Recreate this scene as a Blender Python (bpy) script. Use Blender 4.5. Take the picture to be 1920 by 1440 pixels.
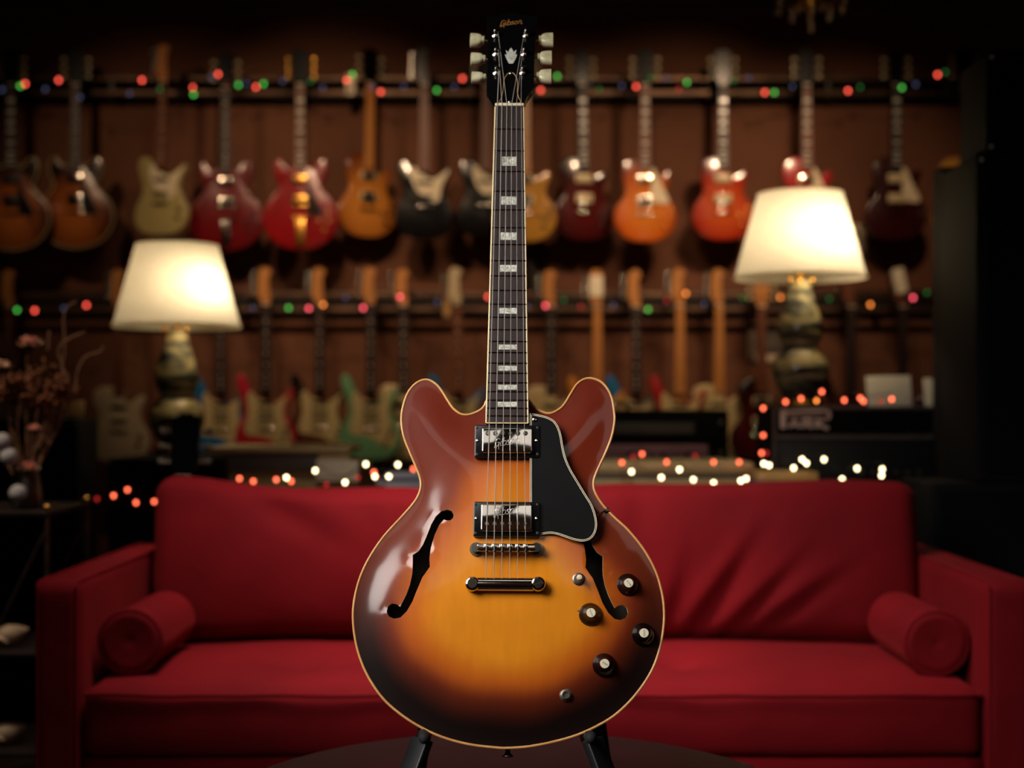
import bpy, bmesh, math, random
import numpy as np
from mathutils import Vector, Matrix, noise
from mathutils.geometry import delaunay_2d_cdt

random.seed(7)
PI = math.pi
R = math.radians
for o in list(bpy.data.objects):
    bpy.data.objects.remove(o)
SC = bpy.context.scene
COL = SC.collection

# ------------------------------------------------------------------ camera
F = 1920 * 50 / 36          # focal length in pixels of the 1920 x 1440 frame
H = 1.0                     # camera height
HOR = 760.0                 # horizon row
cd = bpy.data.cameras.new('camera')
cd.lens = 50; cd.sensor_width = 36; cd.sensor_fit = 'HORIZONTAL'
cd.shift_y = (HOR - 720) / 1920
cd.clip_start = 0.05; cd.clip_end = 60
cd.dof.use_dof = True; cd.dof.focus_distance = 1.86; cd.dof.aperture_fstop = 2.9
cam = bpy.data.objects.new('camera', cd); COL.objects.link(cam)
cam.location = (0, 0, H); cam.rotation_euler = (PI / 2, 0, 0)
SC.camera = cam

# ------------------------------------------------------------------ world, lights, exposure
SC.view_settings.view_transform = 'Standard'
SC.view_settings.look = 'None'
SC.view_settings.gamma = 1.0
SC.view_settings.use_curve_mapping = False
SC.view_settings.exposure = 0.0
W = bpy.data.worlds.new('world'); SC.world = W; W.use_nodes = True
W.node_tree.nodes['Background'].inputs[0].default_value = (0.02, 0.016, 0.014, 1)
W.node_tree.nodes['Background'].inputs[1].default_value = 0.10

def aim(o, target):
    d = Vector(target) - o.location
    o.rotation_euler = d.to_track_quat('-Z', 'Y').to_euler()

def area(name, loc, target, sx, sy, power, col, spread=180):
    l = bpy.data.lights.new(name, 'AREA'); l.shape = 'RECTANGLE'; l.size = sx; l.size_y = sy
    l.energy = power; l.color = col; l.spread = R(spread)
    o = bpy.data.objects.new(name, l); COL.objects.link(o); o.location = loc; aim(o, target); return o

def spot(name, loc, target, power, col, angle=60, blend=0.8, rad=0.05):
    l = bpy.data.lights.new(name, 'SPOT'); l.energy = power; l.color = col
    l.spot_size = R(angle); l.spot_blend = blend; l.shadow_soft_size = rad
    o = bpy.data.objects.new(name, l); COL.objects.link(o); o.location = loc; aim(o, target); return o

# photographer's softbox left of the guitar, a boom softbox above the sofa
area('softbox_light', (-0.92, 1.00, 1.72), (-0.08, 1.85, 0.98), 0.72, 0.95, 4.8, (1.0, 0.94, 0.88), 62)
area('boom_softbox_light', (-0.30, 2.78, 2.35), (0.0, 3.22, 0.5), 0.6, 0.35, 8.6, (1.0, 0.88, 0.78), 72)
spot('track_and_fill_spot', (-2.0, 2.5, 3.05), (-1.30, 3.5, 1.0), 120, (1.0, 0.80, 0.62), 24, 0.9, 0.06)   # unseen fill spot added over the side table for the dried flowers
# ceiling track spots washing the guitar wall, then added fill spots for the lower row
WARM = (1.0, 0.66, 0.40)
for sx_, tx_, tz_, pw_, an_ in ((-2.4, -1.9, 2.0, 40, 50), (-0.85, -1.0, 2.0, 85, 52), (0.35, 0.1, 2.0, 50, 50), (1.35, 0.9, 2.0, 90, 50), (1.5, 1.75, 2.0, 60, 46),
                                (-1.3, -1.0, 0.95, 60, 50), (0.1, 0.3, 0.95, 50, 50), (1.1, 1.2, 1.0, 50, 50)):
    spot('track_and_fill_spot', (sx_, 5.3, 3.05), (tx_, 7.7, tz_), pw_, WARM, an_, 0.9, 0.06)

# ------------------------------------------------------------------ materials
def lin(c):
    return tuple(((x / 255) / 12.92 if x / 255 <= 0.04045 else ((x / 255 + 0.055) / 1.055) ** 2.4) for x in c)

def nmat(name):
    m = bpy.data.materials.new(name); m.use_nodes = True
    nt = m.node_tree; b = nt.nodes['Principled BSDF']
    return m, nt, b

def setp(b, **k):
    names = dict(rough='Roughness', metal='Metallic', coat='Coat Weight', coatr='Coat Roughness', sheen='Sheen Weight',
                 sheenr='Sheen Roughness', spec='Specular IOR Level', trans='Transmission Weight', ior='IOR', emis='Emission Strength', alpha='Alpha')
    for a, v in k.items():
        b.inputs[names[a]].default_value = v

def noise_mix(nt, c1, c2, scale=10, stretch=(1, 1, 1), detail=4, lo=0.35, hi=0.65, coord='Object'):
    tc = nt.nodes.new('ShaderNodeTexCoord'); mp = nt.nodes.new('ShaderNodeMapping'); mp.inputs['Scale'].default_value = stretch
    n = nt.nodes.new('ShaderNodeTexNoise'); n.inputs['Scale'].default_value = scale; n.inputs['Detail'].default_value = detail
    r = nt.nodes.new('ShaderNodeValToRGB'); r.color_ramp.elements[0].position = lo; r.color_ramp.elements[1].position = hi
    r.color_ramp.elements[0].color = (*c1, 1); r.color_ramp.elements[1].color = (*c2, 1)
    nt.links.new(tc.outputs[coord], mp.inputs[0]); nt.links.new(mp.outputs[0], n.inputs['Vector']); nt.links.new(n.outputs['Fac'], r.inputs[0])
    return r.outputs[0], n.outputs['Fac']

def bump(nt, b, fac, strength=0.1, dist=0.002):
    bp = nt.nodes.new('ShaderNodeBump'); bp.inputs['Strength'].default_value = strength; bp.inputs['Distance'].default_value = dist
    nt.links.new(fac, bp.inputs['Height']); nt.links.new(bp.outputs[0], b.inputs['Normal'])

M = {}
def plain(key, rgb, rgb2=None, scale=40, stretch=(1, 1, 1), bmp=0, **k):
    m, nt, b = nmat(key)
    c1 = lin(rgb); c2 = lin(rgb2) if rgb2 else tuple(x * 0.85 for x in c1)
    c, f = noise_mix(nt, c1, c2, scale, stretch)
    nt.links.new(c, b.inputs['Base Color'])
    if bmp: bump(nt, b, f, bmp)
    setp(b, **k); M[key] = m; return m

def emit(key, rgb, strength, base=(20, 20, 20)):
    m, nt, b = nmat(key)
    b.inputs['Base Color'].default_value = (*lin(base), 1)
    b.inputs['Emission Color'].default_value = (*lin(rgb), 1); setp(b, emis=strength, rough=0.3); M[key] = m; return m

plain('black_gloss', (6, 6, 8), (9, 9, 11), rough=0.22, coat=0.15, coatr=0.1, spec=0.35)
plain('black_plastic', (8, 9, 12), (12, 13, 16), rough=0.28, spec=0.35)
plain('black_satin', (16, 17, 19), (22, 23, 26), rough=0.45)
plain('black_rubber', (20, 22, 25), (27, 29, 32), scale=120, rough=0.8, bmp=0.1)
plain('tolex', (9, 9, 11), (14, 14, 16), scale=260, rough=0.8, bmp=0.3, spec=0.2)
plain('grille', (6, 6, 8), (10, 10, 12), scale=300, rough=0.9, spec=0.15)
plain('grey_piping', (92, 84, 80), (76, 70, 68), rough=0.6)
plain('logo_gold', (206, 146, 70), (180, 120, 56), rough=0.4)
plain('logo_white', (240, 230, 218), (226, 216, 204), rough=0.4)
plain('nickel', (214, 206, 196), (190, 182, 172), scale=25, metal=1.0, rough=0.13)
plain('chrome', (225, 222, 218), (205, 200, 195), scale=34, metal=1.0, rough=0.07, bmp=0.05)
plain('dull_metal', (150, 140, 128), (110, 104, 96), scale=30, metal=1.0, rough=0.38)
plain('string_steel', (222, 216, 206), (205, 200, 190), metal=0.55, rough=0.38)
plain('gold', (235, 180, 90), (220, 160, 70), metal=1.0, rough=0.25)
plain('brass', (205, 160, 80), (190, 145, 70), metal=1.0, rough=0.3)
plain('rail_bronze', (120, 92, 72), (84, 64, 52), scale=6, metal=0.7, rough=0.42)
plain('bone', (238, 228, 200), (226, 214, 184), rough=0.4)
plain('cream_plastic', (228, 212, 168), (214, 196, 150), rough=0.35, coat=0.3)
plain('tuner_button', (226, 218, 180), (200, 190, 146), scale=90, rough=0.3, coat=0.5)
plain('binding', (232, 176, 108), (214, 150, 84), scale=30, rough=0.35, coat=0.4)
plain('neck_binding', (235, 214, 165), (222, 196, 140), scale=30, rough=0.35)
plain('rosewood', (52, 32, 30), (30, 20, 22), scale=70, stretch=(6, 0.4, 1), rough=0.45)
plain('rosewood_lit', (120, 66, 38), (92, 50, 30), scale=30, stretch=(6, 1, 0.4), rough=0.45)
plain('maple', (206, 142, 78), (188, 124, 62), scale=20, stretch=(6, 1, 0.4), rough=0.35, coat=0.4)
plain('mahogany', (78, 28, 18), (54, 18, 12), scale=30, stretch=(4, 1, 1), rough=0.3, coat=0.5)
plain('white_guard', (240, 226, 192), (232, 216, 180), rough=0.35)
plain('cream_guard', (214, 196, 140), (200, 180, 126), rough=0.4)
plain('paper', (250, 240, 214), (244, 232, 204), scale=12, rough=0.8)
plain('tan_card', (190, 150, 92), (176, 136, 82), scale=12, rough=0.8)
plain('cream_tolex', (206, 184, 132), (190, 166, 116), scale=160, rough=0.6, bmp=0.2)
plain('grey_panel', (96, 92, 88), (82, 78, 76), scale=30, stretch=(1, 1, 8), rough=0.4)
plain('pink_panel', (190, 140, 150), (170, 122, 134), scale=8, rough=0.4)
plain('blue_cover', (70, 84, 118), (60, 72, 100), rough=0.5)
plain('slate_paper', (170, 176, 186), (130, 138, 152), scale=30, stretch=(0.3, 1, 30), rough=0.7)
plain('dark_wood', (34, 20, 15), (24, 14, 11), scale=18, stretch=(1, 1, 0.2), rough=0.6, spec=0.25)
plain('table_lacquer', (44, 13, 15), (34, 10, 12), scale=6, rough=0.5, spec=0.3)
plain('frame_white', (214, 196, 168), (200, 180, 150), rough=0.5)
plain('frame_dark', (58, 46, 38), (44, 36, 30), rough=0.5)
plain('print_grey', (96, 88, 78), (52, 48, 44), scale=14, rough=0.7)
plain('wire', (16, 22, 16), (10, 14, 10), rough=0.6)
plain('dry_stem', (140, 100, 70), (104, 70, 46), scale=60, rough=0.8)
plain('dry_cluster', (150, 92, 54), (110, 64, 38), scale=80, rough=0.9)
plain('leaf', (44, 60, 36), (30, 42, 26), rough=0.6)
plain('petal_pink', (232, 110, 116), (244, 150, 146), scale=50, rough=0.7)
plain('petal_cream', (252, 228, 196), (246, 206, 178), scale=50, rough=0.7)
plain('white_pom', (190, 186, 184), (168, 164, 166), scale=90, rough=0.9, bmp=0.4)
plain('shell_cream', (176, 152, 122), (150, 122, 96), scale=20, rough=0.5)
plain('crystal', (236, 214, 186), (206, 176, 146), rough=0.08, trans=0.55, ior=1.5)

def mat_wall():
    m, nt, b = nmat('wall_paint')
    c, f = noise_mix(nt, lin((118, 74, 50)), lin((106, 65, 44)), 3.0)
    nt.links.new(c, b.inputs['Base Color']); setp(b, rough=0.85); bump(nt, b, f, 0.05)
    M['wall'] = m
mat_wall()
plain('ceiling', (110, 98, 88), (100, 88, 80), scale=4, rough=0.9)
plain('floor', (44, 28, 20), (30, 19, 14), scale=8, stretch=(1, 0.1, 1), rough=0.4)
plain('baseboard', (40, 26, 20), (34, 22, 16), rough=0.5)

def mat_velvet():
    m, nt, b = nmat('red_velvet')
    c, f = noise_mix(nt, lin((106, 11, 20)), lin((136, 17, 26)), 2.2, (1, 1, 1), 3, 0.3, 0.7)
    nt.links.new(c, b.inputs['Base Color'])
    tc = nt.nodes.new('ShaderNodeTexCoord')
    n2 = nt.nodes.new('ShaderNodeTexNoise'); n2.inputs['Scale'].default_value = 9; n2.inputs['Detail'].default_value = 5
    nt.links.new(tc.outputs['Object'], n2.inputs['Vector'])
    bump(nt, b, n2.outputs['Fac'], 0.25, 0.012)
    setp(b, rough=0.85, sheen=0.2, sheenr=0.35, spec=0.15)
    b.inputs['Sheen Tint'].default_value = (*lin((255, 80, 80)), 1)
    M['velvet'] = m
mat_velvet()

def mat_attr_wood(key, attr='Col', rough=0.16):
    m, nt, b = nmat(key)
    a = nt.nodes.new('ShaderNodeVertexColor'); a.layer_name = attr
    g, f = noise_mix(nt, (0.91, 0.89, 0.86), (1.05, 1.04, 1.03), 46, (2.2, 0.5, 1), 6, 0.25, 0.75)
    g2, f2 = noise_mix(nt, (0.90, 0.88, 0.85), (1.05, 1.05, 1.05), 9, (1.0, 1.6, 1), 3, 0.3, 0.7)
    mx = nt.nodes.new('ShaderNodeMix'); mx.data_type = 'RGBA'; mx.blend_type = 'MULTIPLY'; mx.inputs[0].default_value = 0.8
    mx2 = nt.nodes.new('ShaderNodeMix'); mx2.data_type = 'RGBA'; mx2.blend_type = 'MULTIPLY'; mx2.inputs[0].default_value = 0.8
    nt.links.new(a.outputs[0], mx.inputs[6]); nt.links.new(g, mx.inputs[7])
    nt.links.new(mx.outputs[2], mx2.inputs[6]); nt.links.new(g2, mx2.inputs[7])
    nt.links.new(mx2.outputs[2], b.inputs['Base Color'])
    setp(b, rough=0.45, coat=0.8, coatr=rough * 0.5, spec=0.12)
    bump(nt, b, f2, 0.02, 0.002)
    M[key] = m
mat_attr_wood('sunburst')

def mat_burst(key, inner, mid, outer, cz=0.14, r0=0.05, r1=0.20, gloss=0.2):
    """painted sunburst of a hanging guitar: rings of lacquer colour about the bridge"""
    m, nt, b = nmat(key)
    tc = nt.nodes.new('ShaderNodeTexCoord'); mp = nt.nodes.new('ShaderNodeMapping')
    mp.inputs['Location'].default_value = (0, 0, -cz); mp.inputs['Scale'].default_value = (1, 0, 0.8)
    ln = nt.nodes.new('ShaderNodeVectorMath'); ln.operation = 'LENGTH'
    mr = nt.nodes.new('ShaderNodeMapRange'); mr.inputs[1].default_value = r0; mr.inputs[2].default_value = r1
    r = nt.nodes.new('ShaderNodeValToRGB')
    r.color_ramp.elements[0].color = (*lin(inner), 1); r.color_ramp.elements[1].color = (*lin(outer), 1)
    e = r.color_ramp.elements.new(0.55); e.color = (*lin(mid), 1)
    nt.links.new(tc.outputs['Object'], mp.inputs[0]); nt.links.new(mp.outputs[0], ln.inputs[0])
    nt.links.new(ln.outputs['Value'], mr.inputs[0]); nt.links.new(mr.outputs[0], r.inputs[0]); nt.links.new(r.outputs[0], b.inputs['Base Color'])
    setp(b, rough=gloss, coat=0.6, coatr=0.06); M[key] = m
mat_burst('burst_brown', (190, 110, 48), (150, 80, 34), (36, 18, 12))
mat_burst('burst_honey', (214, 140, 58), (190, 116, 46), (120, 62, 26))
mat_burst('burst_iced', (226, 132, 44), (212, 104, 30), (110, 34, 14))
mat_burst('burst_cherry', (214, 96, 40), (188, 56, 26), (92, 14, 12))
mat_burst('burst_wine', (92, 24, 22), (70, 16, 16), (24, 8, 8))
mat_burst('burst_tobacco', (120, 72, 50), (78, 44, 34), (30, 18, 16))
for key, c in (('paint_olive', (186, 170, 112)), ('paint_red', (150, 20, 26)), ('paint_burgundy', (110, 14, 20)), ('paint_black', (10, 10, 12)),
               ('paint_gold', (200, 146, 60)), ('paint_scarlet', (186, 34, 36)), ('paint_dark_wine', (62, 14, 16)), ('paint_cream', (226, 204, 150)),
               ('paint_blue', (20, 120, 180)), ('paint_coral', (206, 44, 66)), ('paint_surf', (124, 184, 134)), ('paint_orange', (222, 146, 50)),
               ('paint_ivory', (214, 196, 160))):
    plain(key, c, tuple(int(x * 0.93) for x in c), scale=6, rough=0.22, coat=0.5, coatr=0.06)

def mat_pearl():
    m, nt, b = nmat('pearl')
    tc = nt.nodes.new('ShaderNodeTexCoord')
    n = nt.nodes.new('ShaderNodeTexNoise'); n.inputs['Scale'].default_value = 130; n.inputs['Detail'].default_value = 3; n.inputs['Distortion'].default_value = 2.5
    r = nt.nodes.new('ShaderNodeValToRGB'); r.color_ramp.elements[0].position = 0.3; r.color_ramp.elements[1].position = 0.72
    r.color_ramp.elements[0].color = (*lin((150, 152, 140)), 1); r.color_ramp.elements[1].color = (*lin((250, 250, 238)), 1)
    nt.links.new(tc.outputs['Object'], n.inputs['Vector']); nt.links.new(n.outputs['Fac'], r.inputs[0]); nt.links.new(r.outputs[0], b.inputs['Base Color'])
    setp(b, rough=0.25, coat=0.5); M['pearl'] = m
mat_pearl()

def mat_shade():
    m = bpy.data.materials.new('lamp_shade'); m.use_nodes = True; nt = m.node_tree
    nt.nodes.clear(); out = nt.nodes.new('ShaderNodeOutputMaterial')
    t = nt.nodes.new('ShaderNodeBsdfTranslucent'); d = nt.nodes.new('ShaderNodeBsdfDiffuse'); mx = nt.nodes.new('ShaderNodeMixShader')
    c, f = noise_mix(nt, (0.86, 0.80, 0.66), (0.90, 0.84, 0.70), 60)
    nt.links.new(c, t.inputs[0]); nt.links.new(c, d.inputs[0]); mx.inputs[0].default_value = 0.55
    nt.links.new(d.outputs[0], mx.inputs[1]); nt.links.new(t.outputs[0], mx.inputs[2]); nt.links.new(mx.outputs[0], out.inputs[0])
    M['shade'] = m
mat_shade()

def mat_marble():
    m, nt, b = nmat('marbled_ceramic')
    tc = nt.nodes.new('ShaderNodeTexCoord'); mp = nt.nodes.new('ShaderNodeMapping'); mp.inputs['Rotation'].default_value = (0, R(-28), 0)
    mp.inputs['Scale'].default_value = (0.5, 0.5, 2.6)
    n = nt.nodes.new('ShaderNodeTexNoise'); n.inputs['Scale'].default_value = 9; n.inputs['Detail'].default_value = 4; n.inputs['Distortion'].default_value = 1.2
    r = nt.nodes.new('ShaderNodeValToRGB')
    r.color_ramp.elements[0].position = 0.36; r.color_ramp.elements[0].color = (*lin((26, 34, 42)), 1)
    r.color_ramp.elements[1].position = 0.62; r.color_ramp.elements[1].color = (*lin((196, 178, 126)), 1)
    e = r.color_ramp.elements.new(0.47); e.color = (*lin((92, 92, 76)), 1)
    nt.links.new(tc.outputs['Object'], mp.inputs[0]); nt.links.new(mp.outputs[0], n.inputs['Vector']); nt.links.new(n.outputs['Fac'], r.inputs[0])
    nt.links.new(r.outputs[0], b.inputs['Base Color']); setp(b, rough=0.12, coat=0.6); M['marble'] = m
mat_marble()
emit('bulb_red', (255, 84, 66), 4.6); emit('bulb_red_dim', (200, 40, 40), 1.2)
emit('bulb_green', (90, 230, 90), 1.9); emit('bulb_green_dim', (50, 150, 70), 0.7)
emit('bulb_blue', (110, 116, 160), 0.55); emit('bulb_orange', (255, 140, 60), 3.6); emit('bulb_pink', (255, 84, 100), 4.4)
emit('bulb_warm', (255, 232, 176), 9); emit('bulb_hot', (255, 104, 70), 5.2)
emit('filament_bulb', (255, 214, 150), 4)
emit('fill_diffuser', (255, 244, 230), 0.95)  # glow of the added ceiling fill panels

# ------------------------------------------------------------------ mesh helpers
class MB:
    def __init__(s): s.v = []; s.f = []
    def add(s, vs, fs):
        n = len(s.v); s.v += [tuple(v) for v in vs]; s.f += [tuple(i + n for i in f) for f in fs]; return s
    def box(s, c, size, rot=None):
        x, y, z = (a / 2 for a in size)
        vs = [Vector(p) for p in ((-x, -y, -z), (x, -y, -z), (x, y, -z), (-x, y, -z), (-x, -y, z), (x, -y, z), (x, y, z), (-x, y, z))]
        if rot is not None: vs = [rot @ v for v in vs]
        return s.add([v + Vector(c) for v in vs], [(0, 3, 2, 1), (4, 5, 6, 7), (0, 1, 5, 4), (1, 2, 6, 5), (2, 3, 7, 6), (3, 0, 4, 7)])
    def rbox(s, c, size, r=0.004, rot=None, seg=3):
        """box with rounded edges"""
        h = [a / 2 for a in size]; r = min(r, min(h) * 0.99)
        bm = bmesh.new(); bmesh.ops.create_cube(bm, size=1)
        for v in bm.verts: v.co = Vector((v.co.x * size[0], v.co.y * size[1], v.co.z * size[2]))
        bmesh.ops.bevel(bm, geom=list(bm.edges), offset=r, segments=seg, profile=0.5, affect='EDGES')
        return s.bm(bm, c, rot)
    def bm(s, bm, c=(0, 0, 0), rot=None):
        bm.verts.index_update()
        vs = [(rot @ v.co if rot is not None else v.co) + Vector(c) for v in bm.verts]
        fs = [tuple(v.index for v in f.verts) for f in bm.faces]
        bm.free(); return s.add(vs, fs)
    def cyl(s, p0, p1, r0, r1=None, seg=16, caps=True):
        p0 = Vector(p0); p1 = Vector(p1); r1 = r0 if r1 is None else r1
        d = (p1 - p0).normalized(); a = d.orthogonal().normalized(); b = d.cross(a)
        vs = []
        for p, r in ((p0, r0), (p1, r1)):
            for i in range(seg):
                t = 2 * PI * i / seg; vs.append(p + (a * math.cos(t) + b * math.sin(t)) * r)
        fs = [(i, (i + 1) % seg, seg + (i + 1) % seg, seg + i) for i in range(seg)]
        if caps: fs += [tuple(reversed(range(seg))), tuple(range(seg, 2 * seg))]
        return s.add(vs, fs)
    def lathe(s, prof, c=(0, 0, 0), seg=32, axis=None):
        """prof: (radius, height) pairs; axis: matrix turning +Z to the axis"""
        vs = []; fs = []; n = len(prof)
        for r, z in prof:
            for i in range(seg):
                t = 2 * PI * i / seg; v = Vector((r * math.cos(t), r * math.sin(t), z))
                vs.append((axis @ v if axis is not None else v) + Vector(c))
        for j in range(n - 1):
            for i in range(seg):
                k = (i + 1) % seg; fs.append((j * seg + i, j * seg + k, (j + 1) * seg + k, (j + 1) * seg + i))
        if prof[0][0] > 1e-5: fs.append(tuple(reversed(range(seg))))
        if prof[-1][0] > 1e-5: fs.append(tuple(range((n - 1) * seg, n * seg)))
        return s.add(vs, fs)
    def shell(s, prof, c=(0, 0, 0), seg=48):
        vs = []; fs = []
        for r, z in prof:
            for i in range(seg):
                t = 2 * PI * i / seg; vs.append(Vector((r * math.cos(t), r * math.sin(t), z)) + Vector(c))
        for j in range(len(prof) - 1):
            for i in range(seg):
                k = (i + 1) % seg; fs.append((j * seg + i, j * seg + k, (j + 1) * seg + k, (j + 1) * seg + i))
        return s.add(vs, fs)
    def sphere(s, c, r, seg=16, rings=10, sc=(1, 1, 1)):
        prof = [(r * math.sin(PI * i / rings), -r * math.cos(PI * i / rings)) for i in range(rings + 1)]
        prof[0] = (1e-6, -r); prof[-1] = (1e-6, r)
        vs = []; fs = []
        for rr, z in prof:
            for i in range(seg):
                t = 2 * PI * i / seg; vs.append((rr * math.cos(t) * sc[0] + c[0], rr * math.sin(t) * sc[1] + c[1], z * sc[2] + c[2]))
        for j in range(rings):
            for i in range(seg):
                k = (i + 1) % seg; fs.append((j * seg + i, j * seg + k, (j + 1) * seg + k, (j + 1) * seg + i))
        return s.add(vs, fs)
    def tube(s, pts, r, seg=8, closed=False, caps=True):
        pts = [Vector(p) for p in pts]; n = len(pts); rs = r if isinstance(r, (list, tuple)) else [r] * n
        vs = []; fs = []; up = None
        for i, p in enumerate(pts):
            a = pts[i - 1] if (i > 0 or closed) else p; b = pts[(i + 1) % n] if (i < n - 1 or closed) else p
            d = (b - a); d = d.normalized() if d.length > 1e-9 else Vector((0, 0, 1))
            if up is None: up = d.orthogonal().normalized()
            up = (up - d * up.dot(d)); up = up.normalized() if up.length > 1e-6 else d.orthogonal().normalized()
            q = d.cross(up)
            for k in range(seg):
                t = 2 * PI * k / seg; vs.append(p + (up * math.cos(t) + q * math.sin(t)) * rs[i])
        m = n if closed else n - 1
        for i in range(m):
            j = (i + 1) % n
            for k in range(seg):
                l = (k + 1) % seg; fs.append((i * seg + k, i * seg + l, j * seg + l, j * seg + k))
        if caps and not closed: fs += [tuple(reversed(range(seg))), tuple(range((n - 1) * seg, n * seg))]
        return s.add(vs, fs)
    def prism(s, poly, z0, z1, bev=0.0, seg=2, f=None):
        """extrude a 2-D outline (counter-clockwise) from z0 to z1, the upper (and lower) rim rounded by bev; f maps (a, b, c) to a point"""
        poly = [Vector(p) for p in poly]; n = len(poly)
        nor = []
        for i in range(n):
            t = (poly[(i + 1) % n] - poly[i - 1]); t = t.normalized() if t.length > 1e-9 else Vector((1, 0)); nor.append(Vector((t.y, -t.x)))
        levels = []
        if bev > 0:
            for k in range(seg + 1):
                a = PI / 2 * k / seg; levels.append((bev * (1 - math.sin(a)), z0 + bev * (1 - math.cos(a)) if True else z0))
            for k in range(seg + 1):
                a = PI / 2 * k / seg; levels.append((bev * (1 - math.cos(a)), z1 - bev * (1 - math.sin(a))))
        else:
            levels = [(0, z0), (0, z1)]
        vs = []; fs = []
        for off, z in levels:
            for p, q in zip(poly, nor):
                w = p - q * off; vs.append((w.x, w.y, z))
        for j in range(len(levels) - 1):
            for i in range(n):
                k = (i + 1) % n; fs.append((j * n + i, j * n + k, (j + 1) * n + k, (j + 1) * n + i))
        fs.append(tuple(reversed(range(n)))); fs.append(tuple(range((len(levels) - 1) * n, len(levels) * n)))
        if f: vs = [f(*v) for v in vs]
        return s.add(vs, fs)
    def mesh(s, name, sharp=35, flat=False):
        me = bpy.data.meshes.new(name); me.from_pydata(s.v, [], s.f); me.update()
        if not flat:
            me.polygons.foreach_set('use_smooth', [True] * len(me.polygons)); me.set_sharp_from_angle(angle=R(sharp))
        return me

def link(name, me, mat, parent=None, loc=None, rot=None):
    o = bpy.data.objects.new(name, me); COL.objects.link(o)
    if me is not None and mat is not None:
        if not me.materials: me.materials.append(None)
        o.material_slots[0].link = 'OBJECT'; o.material_slots[0].material = M[mat] if isinstance(mat, str) else mat
    if parent is not None: o.parent = parent
    if loc is not None: o.location = loc
    if rot is not None: o.rotation_euler = rot
    return o

def part(name, mb, mat, parent=None, sharp=35, label=None, **k):
    o = link(name, mb.mesh(name, sharp), mat, parent, **k)
    if label: o['label'] = label
    return o

def tag(o, label, cat, group=None):
    o['label'] = label; o['category'] = cat
    if group: o['group'] = group
    return o

def thing(name, label, cat, loc=(0, 0, 0), rot=(0, 0, 0), group=None):
    o = bpy.data.objects.new(name, None); COL.objects.link(o); o.empty_display_size = 0.05
    o.location = loc; o.rotation_euler = rot; return tag(o, label, cat, group)

def struct(name, mb, mat, sharp=35):
    o = part(name, mb, mat, None, sharp); o['kind'] = 'structure'; return o

def P(px, py, Y):
    return Vector(((px - 960) * Y / F, Y, H + (HOR - py) * Y / F))

def crom(pts, n=8, closed=True):
    """smooth curve through points"""
    pts = [Vector(p) for p in pts]; out = []; m = len(pts)
    for i in range(m if closed else m - 1):
        p1 = pts[i]; p2 = pts[(i + 1) % m]
        p0 = pts[i - 1] if (closed or i > 0) else p1; p3 = pts[(i + 2) % m] if (closed or i + 2 < m) else p2
        for k in range(n):
            t = k / n
            out.append(0.5 * ((2 * p1) + (p2 - p0) * t + (2 * p0 - 5 * p1 + 4 * p2 - p3) * t * t + (3 * p1 - p0 - 3 * p2 + p3) * t ** 3))
    if not closed: out.append(pts[-1])
    return out

def ccw(poly):
    a = sum(poly[i - 1][0] * poly[i][1] - poly[i][0] * poly[i - 1][1] for i in range(len(poly)))
    return list(poly) if a > 0 else list(reversed(poly))

def rounded_rect(x0, x1, y0, y1, r, seg=5):
    out = []
    for cx, cy, a0 in ((x1 - r, y0 + r, -90), (x1 - r, y1 - r, 0), (x0 + r, y1 - r, 90), (x0 + r, y0 + r, 180)):
        for k in range(seg + 1):
            a = R(a0 + 90 * k / seg); out.append((cx + r * math.cos(a), cy + r * math.sin(a)))
    return out

def text_mesh(txt, size, extrude, shear=0.0):
    c = bpy.data.curves.new('lettering', 'FONT'); c.body = txt; c.size = size; c.extrude = extrude; c.shear = shear
    c.align_x = 'CENTER'; c.align_y = 'CENTER'; c.resolution_u = 3
    o = bpy.data.objects.new('lettering', c); COL.objects.link(o)
    me = bpy.data.meshes.new_from_object(o.evaluated_get(bpy.context.evaluated_depsgraph_get()))
    bpy.data.objects.remove(o); bpy.data.curves.remove(c); return me

# ================================================================== THE ROOM
XL, XR, YF, YW, ZC = -3.6, 3.6, -3.2, 7.8, 3.2
struct('floor', MB().box((0, (YF + YW) / 2, -0.05), (XR - XL + .4, YW - YF + .4, 0.1)), 'floor')
struct('ceiling', MB().box((0, (YF + YW) / 2, ZC + 0.05), (XR - XL + .4, YW - YF + .4, 0.1)), 'ceiling')
struct('wall_back', MB().box((0, YW + 0.05, ZC / 2), (XR - XL + .2, 0.1, ZC)), 'wall')
struct('wall_left', MB().box((XL - 0.05, (YF + YW) / 2, ZC / 2), (0.1, YW - YF, ZC)), 'wall')
struct('wall_right', MB().box((XR + 0.05, (YF + YW) / 2, ZC / 2), (0.1, YW - YF, ZC)), 'wall')
struct('wall_front', MB().box((0, YF - 0.05, ZC / 2), (XR - XL + .2, 0.1, ZC)), 'wall')
struct('baseboard_back', MB().rbox((0, YW - 0.012, 0.07), (XR - XL, 0.024, 0.14), 0.005), 'baseboard')
struct('trim_1', MB().rbox((0, YW - 0.02, ZC - 0.03), (XR - XL, 0.04, 0.06), 0.01), 'ceiling')

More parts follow.
